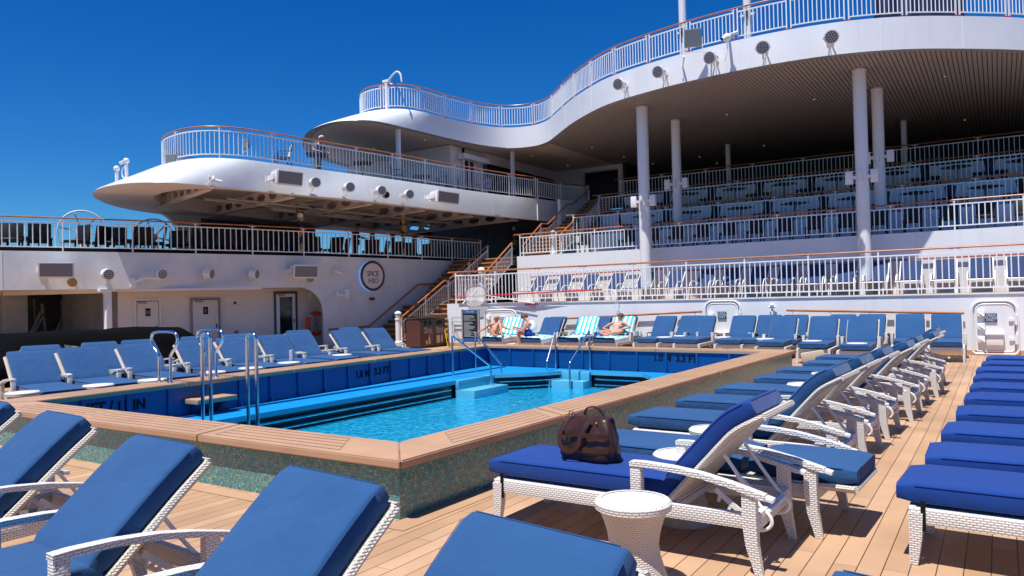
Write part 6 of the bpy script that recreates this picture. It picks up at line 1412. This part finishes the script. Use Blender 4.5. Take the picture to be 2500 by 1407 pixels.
# wicker headrest basket lying between rows
p = onz(1985, 877, .1); b = MB(); b.obox(V3((p.x, p.y, .17)), V3((1, .2, .2)).normalized(), V3((-.2, 1, 0)).normalized(), V3((-.2, 0, 1)).normalized(), .5, .3, .22, bev=.05); tag(b.build('cream_cushion', mat('cream_cloth', (.45, .40, .30), .8), origin=(p.x, p.y, 0)), 'cream folded cushion on the deck between the pool corner and the loungers', 'cushion')
# towels on the loungers
def towel(foot, ang, label, seat=(.0, 1.32), back=True, parts=2, zoff=0):
    t = thing('striped_towel', label, 'towel', (foot[0], foot[1], foot[2] if len(foot) > 2 else 0), R_(ang), 'turquoise and white striped towels')
    random.seed(int(foot[0] * 100) % 97)
    def sheet(fn, t0, t1, n, nm, hw=.33, lift=.012):
        b = MB(); rows = []
        for i in range(n + 1):
            s = t0 + (t1 - t0) * i / n; row = []
            for k in range(-9, 10):
                y = k / 9 * (hw + .10); d = max(0, abs(y) - hw + .02); yy = math.copysign(min(abs(y), hw), y); o = lift + .010 * math.sin(5 * s + 7 * y) + random.uniform(-.005, .005) - d * 1.6
                row.append(fn(s, o) + V3((0, yy, 0)))
            rows.append(row)
        b.grid(rows); m = W['towel']; o = b.build(nm, m, t, world=False, angle=80)
    sheet(lambda s, o: V3((s, 0, .458 + o)), seat[0] - .05, seat[1], 16, 'seat_towel')
    if back:
        al = R_(47); u = V3((math.cos(al), 0, math.sin(al))); n_ = V3((-math.sin(al), 0, math.cos(al))); H = V3((1.29, 0, .33))
        sheet(lambda s, o: H + u * s + n_ * (.125 + o), .1, .78, 10, 'back_towel')
    return t
fw = {}
for (px, y, lab, bk) in ((1180, 18.4, 'turquoise striped towels under the woman in the grey bikini', True), (1272, 18.2, 'turquoise striped towel under the man in the tank top', False), (1362, 18.5, 'turquoise striped towels covering the empty lounger between two occupied ones', True), (1448, 18.5, 'turquoise striped towels under the woman with the striped top', True)):
    p = ony(px, 828, y); towel((p.x + .33, y), hdg[px], lab, back=bk); fw[px] = V3((p.x + .33, y, 0))
p = fw[1362]; q = onz(1412, 770, 1.0)
# ================================================================ PEOPLE
def skin_mesh(name, J, E, Rd, root, mats, parent, sub=2, extra=None):
    me = bpy.data.meshes.new('s'); keys = list(J); idx = {k: i for i, k in enumerate(keys)}
    me.from_pydata([tuple(J[k]) for k in keys], [(idx[a], idx[c]) for a, c in E], [])
    o = bpy.data.objects.new('s', me); COL.objects.link(o)
    m = o.modifiers.new('s', 'SKIN'); m.use_smooth_shade = True; m.branch_smoothing = .6
    sv = me.skin_vertices[0].data
    for k in keys:
        r = Rd.get(k, .03); r = r if isinstance(r, tuple) else (r, r); sv[idx[k]].radius = r; sv[idx[k]].use_root = (k == root)
    s = o.modifiers.new('u', 'SUBSURF'); s.levels = sub; s.render_levels = sub
    dg = bpy.context.evaluated_depsgraph_get(); dg.update(); nm = bpy.data.meshes.new_from_object(o.evaluated_get(dg))
    bpy.data.objects.remove(o); bpy.data.meshes.remove(me)
    b = MB(); q = bmesh.new(); q.from_mesh(nm); b.merge(q, None, 0); q.free(); bpy.data.meshes.remove(nm)
    if extra: extra(b)
    return b.build(name, mats, parent, angle=80)
def person(label, J, skin, hair, face, clothes, loc, group='people'):
    """J: joints in world metres; face: direction the face looks"""
    t = thing('person', label, 'person', loc, group=None)
    face = V3(face).normalized(); J = {k: V3(v) for k, v in J.items()}
    hd = J['head']; E = [('pelvis', 'belly'), ('belly', 'chest'), ('chest', 'neck'), ('neck', 'jaw'), ('jaw', 'head'), ('head', 'crown')]
    un = (hd - J['neck']).normalized(); J['jaw'] = hd - un * .075 + face * .015; J['crown'] = hd + un * .075
    Rd = dict(pelvis=(.135, .11), belly=(.12, .095), chest=(.145, .11), neck=.05, jaw=.062, head=.086, crown=.062)
    for s in 'LR':
        E += [('chest', 'sh' + s), ('sh' + s, 'el' + s), ('el' + s, 'wr' + s), ('wr' + s, 'pa' + s), ('pelvis', 'hi' + s), ('hi' + s, 'kn' + s), ('kn' + s, 'an' + s), ('an' + s, 'to' + s)]
        Rd.update({'sh' + s: .052, 'el' + s: .038, 'wr' + s: .025, 'pa' + s: .03, 'hi' + s: .085, 'kn' + s: .055, 'an' + s: .036, 'to' + s: .028})
        d = (J['wr' + s] - J['el' + s]).normalized(); J['pa' + s] = J['wr' + s] + d * .07
        sd = d.cross(V3((0, 0, 1))); sd = sd.normalized() if sd.length > .1 else V3((1, 0, 0))
        for i, (o_, L_) in enumerate(((-.028, .062), (-.010, .075), (.010, .07), (.027, .055))):
            k1, k2 = 'f%s%d' % (s, i), 'g%s%d' % (s, i); J[k1] = J['pa' + s] + sd * o_ + d * .04; J[k2] = J[k1] + d * (L_ - .03) - V3((0, 0, .014)); E += [('pa' + s, k1), (k1, k2)]; Rd[k1] = .010; Rd[k2] = .007
        k = 'th' + s; J[k] = J['wr' + s] + d * .05 + sd * .045; E.append(('pa' + s, k)); Rd[k] = .010
    sdh = face.cross(un).normalized()
    def extra(b):
        b.ball(hd + face * .092 - un * .012, .014, n=8); b.ball(hd + sdh * .085, .02, n=6); b.ball(hd - sdh * .085, .02, n=6); b.ball(hd - un * .09 + face * .06, .03, n=8)
    skin_mesh('body', J, E, Rd, 'pelvis', [W[skin]], t, 2, extra)
    b = MB()
    for s in (-1, 1): b.ball(hd + face * .083 + sdh * (s * .032) + un * .012, .011, n=6)
    b.beam(hd + face * .086 - un * .048 - sdh * .02, hd + face * .086 - un * .048 + sdh * .02, .008, .006); b.build('facial_features', W['brownd'], t)
    b = MB(); random.seed(2)
    Mx = Matrix(((sdh.x, face.x, un.x), (sdh.y, face.y, un.y), (sdh.z, face.z, un.z)))
    b.ball(hd - face * .022 + un * .032, .098, .100, .088, n=14, M=Mx)
    for v in b.bm.verts: v.co += V3((random.uniform(-.006, .006), random.uniform(-.006, .006), random.uniform(-.006, .006)))
    b.build('hair', W[hair], t, angle=80)
    for nm, m, chain, rr in clothes:
        JJ = {k: J[k] if isinstance(k, str) and k in J else None for k in chain}; JJ = {}
        EE = []
        for e in chain: EE.append(e); JJ[e[0]] = None; JJ[e[1]] = None
        for k in list(JJ):
            if '>' in k: a, c, f = k.split('>'); JJ[k] = J[a].lerp(J[c], float(f))
            else: JJ[k] = J[k]
        RR = {}
        for k in JJ:
            if k in rr: RR[k] = rr[k]
            elif '>' in k: RR[k] = .09
            else: r = Rd[k]; RR[k] = tuple(x + .016 for x in (r if isinstance(r, tuple) else (r, r)))
        skin_mesh(nm, JJ, EE, RR, chain[0][0], [W[m]], t, 2)
    return t
PX = lambda px, py, y: ony(px, py, y)
# woman in the striped top, cross legged
c = PX(1508, 800, 19.7)
F = fw[1448]; X, Y = c.x, F.y
pt = lambda dx, dy, z: V3((X + dx, Y + dy, z))
J = dict(pelvis=pt(0, 1.02, .57), belly=pt(0, 1.13, .66), chest=pt(.0, 1.25, .76), neck=pt(.02, 1.36, .87), head=pt(.02, 1.36, .985),
         shL=pt(-.17, 1.24, .82), elL=pt(-.42, 1.1, .66), wrL=pt(-.20, .96, .63), shR=pt(.19, 1.24, .82), elR=pt(.43, 1.12, .70), wrR=pt(.20, .98, .64),
         hiL=pt(-.1, .97, .55), knL=pt(-.38, .72, .58), anL=pt(-.05, .48, .51), toL=pt(.08, .42, .50), hiR=pt(.1, .97, .55), knR=pt(.36, .74, .60), anR=pt(-.1, .60, .53), toR=pt(-.22, .56, .51))
person('woman in pink striped top reclining cross-legged with hands on her waist', J, 'skin2', 'hairg', (-.1, -1, .1), [('striped_top', 'pinks', [('belly', 'chest')], {'belly': (.165, .135), 'chest': (.19, .15)}), ('swim_bottoms', 'navysuit', [('pelvis', 'pelvis>belly>0.6'), ('pelvis', 'pelvis>hiL>0.7'), ('pelvis', 'pelvis>hiR>0.7')], {'pelvis': (.175, .15)})], (X, Y + 1.0, .47))
# man leaning forward on the lounger edge
c = PX(1298, 815, 19.0); X, Y = c.x, 19.0
hx = lambda px, z, y=19.0: V3((PX(px, 800, y).x, y, z))
J = dict(pelvis=hx(1298, .57), belly=hx(1301, .70), chest=hx(1296, .83), neck=hx(1288, .95), head=hx(1281, 1.03),
         shL=hx(1293, .86, 18.84), elL=hx(1276, .62, 18.75), wrL=hx(1256, .69, 18.75), shR=hx(1292, .86, 19.17), elR=hx(1277, .66, 19.2), wrR=hx(1258, .72, 19.1),
         hiL=hx(1292, .54, 18.9), knL=hx(1263, .56, 18.8), anL=hx(1267, .12, 18.8), toL=hx(1259, .05, 18.8), hiR=hx(1292, .54, 19.1), knR=hx(1265, .56, 19.2), anR=hx(1270, .12, 19.2), toR=hx(1262, .05, 19.2))
t = person('man in white tank top and blue shorts leaning forward towards the woman', J, 'skin2', 'hairg', (-1, -.25, -.35), [('tank_top', 'tank', [('pelvis', 'belly'), ('belly', 'chest'), ('chest', 'chest>neck>0.5')], {'pelvis': (.17, .145), 'belly': (.165, .145), 'chest': (.175, .15), 'chest>neck>0.5': .11}), ('shorts', 'shorts', [('pelvis', 'hiL'), ('hiL', 'hiL>knL>0.5'), ('pelvis', 'hiR'), ('hiR', 'hiR>knR>0.5')], {'pelvis': (.17, .145), 'hiL>knL>0.5': .105, 'hiR>knR>0.5': .105})], (X, 19.0, .47))
h = J['head']; b = MB(); f = V3((-1, -.25, -.35)).normalized(); s_ = f.cross(up).normalized()
b.tube([h + f * .05 - s_ * .095 + up * .01, h + f * .095 - s_ * .04 + up * .012, h + f * .10 + s_ * .04 + up * .012, h + f * .05 + s_ * .095 + up * .01], .018, 6); b.build('sunglasses', W['black'], t)
# woman in the grey bikini
hx = lambda px, z, y=19.3: V3((PX(px, 800, y).x, y, z))
J = dict(pelvis=hx(1209, .57, 19.05), belly=hx(1208, .66, 19.15), chest=hx(1209, .76, 19.28), neck=hx(1211, .875, 19.4), head=hx(1213, .96, 19.38),
         shL=hx(1197, .81, 19.28), elL=hx(1184, .68, 19.2), wrL=hx(1172, .60, 19.1), shR=hx(1222, .81, 19.28), elR=hx(1233, .70, 19.15), wrR=hx(1244, .66, 19.0),
         hiL=hx(1203, .55, 19.0), knL=hx(1200, .62, 18.6), anL=hx(1207, .52, 18.4), toL=hx(1214, .50, 18.32), hiR=hx(1214, .56, 19.0), knR=hx(1221, .87, 18.75), anR=hx(1225, .52, 18.55), toR=hx(1226, .49, 18.42))
person('tanned blonde woman in a grey bandeau bikini with one knee raised, turned to the man', J, 'skin', 'hairb', (.8, -.6, .0), [('bikini_top', 'bikini', [('belly>chest>0.55', 'belly>chest>0.95')], {'belly>chest>0.55': (.18, .145), 'belly>chest>0.95': (.19, .15)}), ('bikini_bottoms', 'bikini', [('pelvis', 'pelvis>belly>0.4'), ('pelvis', 'pelvis>hiL>0.6'), ('pelvis', 'pelvis>hiR>0.6')], {'pelvis': (.17, .145)})], (J['pelvis'].x, 19.0, .47))
def standing(px, head_py, zfloor, H, side, fac):
    """find the plan position behind the rail where a person of height H shows the top of the head at (px, head_py)"""
    p = onz(px, head_py, zfloor + H); return V3((p.x, p.y, zfloor))
def stand_person(label, P, H, fac, skin, hair, top, bot, lean=0, arms=None):
    f = V3(fac).normalized(); s = f.cross(up).normalized(); k = H / 1.75
    q = lambda a, sd, z, l=1.0: P + f * (a + lean * max(0, z - .9) * l) + s * sd + up * (z * k)
    J = dict(pelvis=q(0, 0, .95), belly=q(0, 0, 1.12), chest=q(0, 0, 1.32), neck=q(.02, 0, 1.50), head=q(.05, 0, 1.62),
             shL=q(0, -.19, 1.40), elL=q(.1, -.27, 1.14), wrL=q(.34, -.2, 1.08), shR=q(0, .19, 1.40), elR=q(.1, .27, 1.14), wrR=q(.34, .2, 1.08),
             hiL=q(0, -.1, .9, 0), knL=q(.02, -.11, .5, 0), anL=q(-.03, -.11, .09, 0), toL=q(.12, -.12, .04, 0), hiR=q(0, .1, .9, 0), knR=q(.02, .11, .5, 0), anR=q(-.03, .11, .09, 0), toR=q(.12, .12, .04, 0))
    return person(label, J, skin, hair, f + V3((0, 0, -.15)), [('shirt', top, [('pelvis', 'belly'), ('belly', 'chest'), ('chest', 'chest>neck>0.5'), ('chest', 'shL'), ('shL', 'shL>elL>0.6'), ('chest', 'shR'), ('shR', 'shR>elR>0.6')], {'shL': .07, 'shR': .07, 'shL>elL>0.6': .06, 'shR>elR>0.6': .06, 'chest>neck>0.5': .085}), ('trousers', bot, [('pelvis', 'hiL'), ('hiL', 'knL'), ('knL', 'knL>anL>0.9'), ('pelvis', 'hiR'), ('hiR', 'knR'), ('knR', 'knR>anR>0.9')], {'knL>anL>0.9': .07, 'knR>anR>0.9': .07})], P)
P = standing(868, 545, Z1, 1.72, 0, 0); stand_person('bearded man in black clothes standing among the chairs on the lower gallery', P, 1.72, (.5, .6, 0), 'skin', 'hairk', 'black', 'black', .1)
P = standing(772, 333, Z2, 1.66, 0, 0); stand_person('white haired person in a teal shirt leaning at the upper gallery railing', P, 1.66, (.9, -.1, 0), 'skin2', 'hairw', 'teal', 'greyp', .35)
for o in list(bpy.data.objects):
    if o.type == 'EMPTY' and not o.children: bpy.data.objects.remove(o)
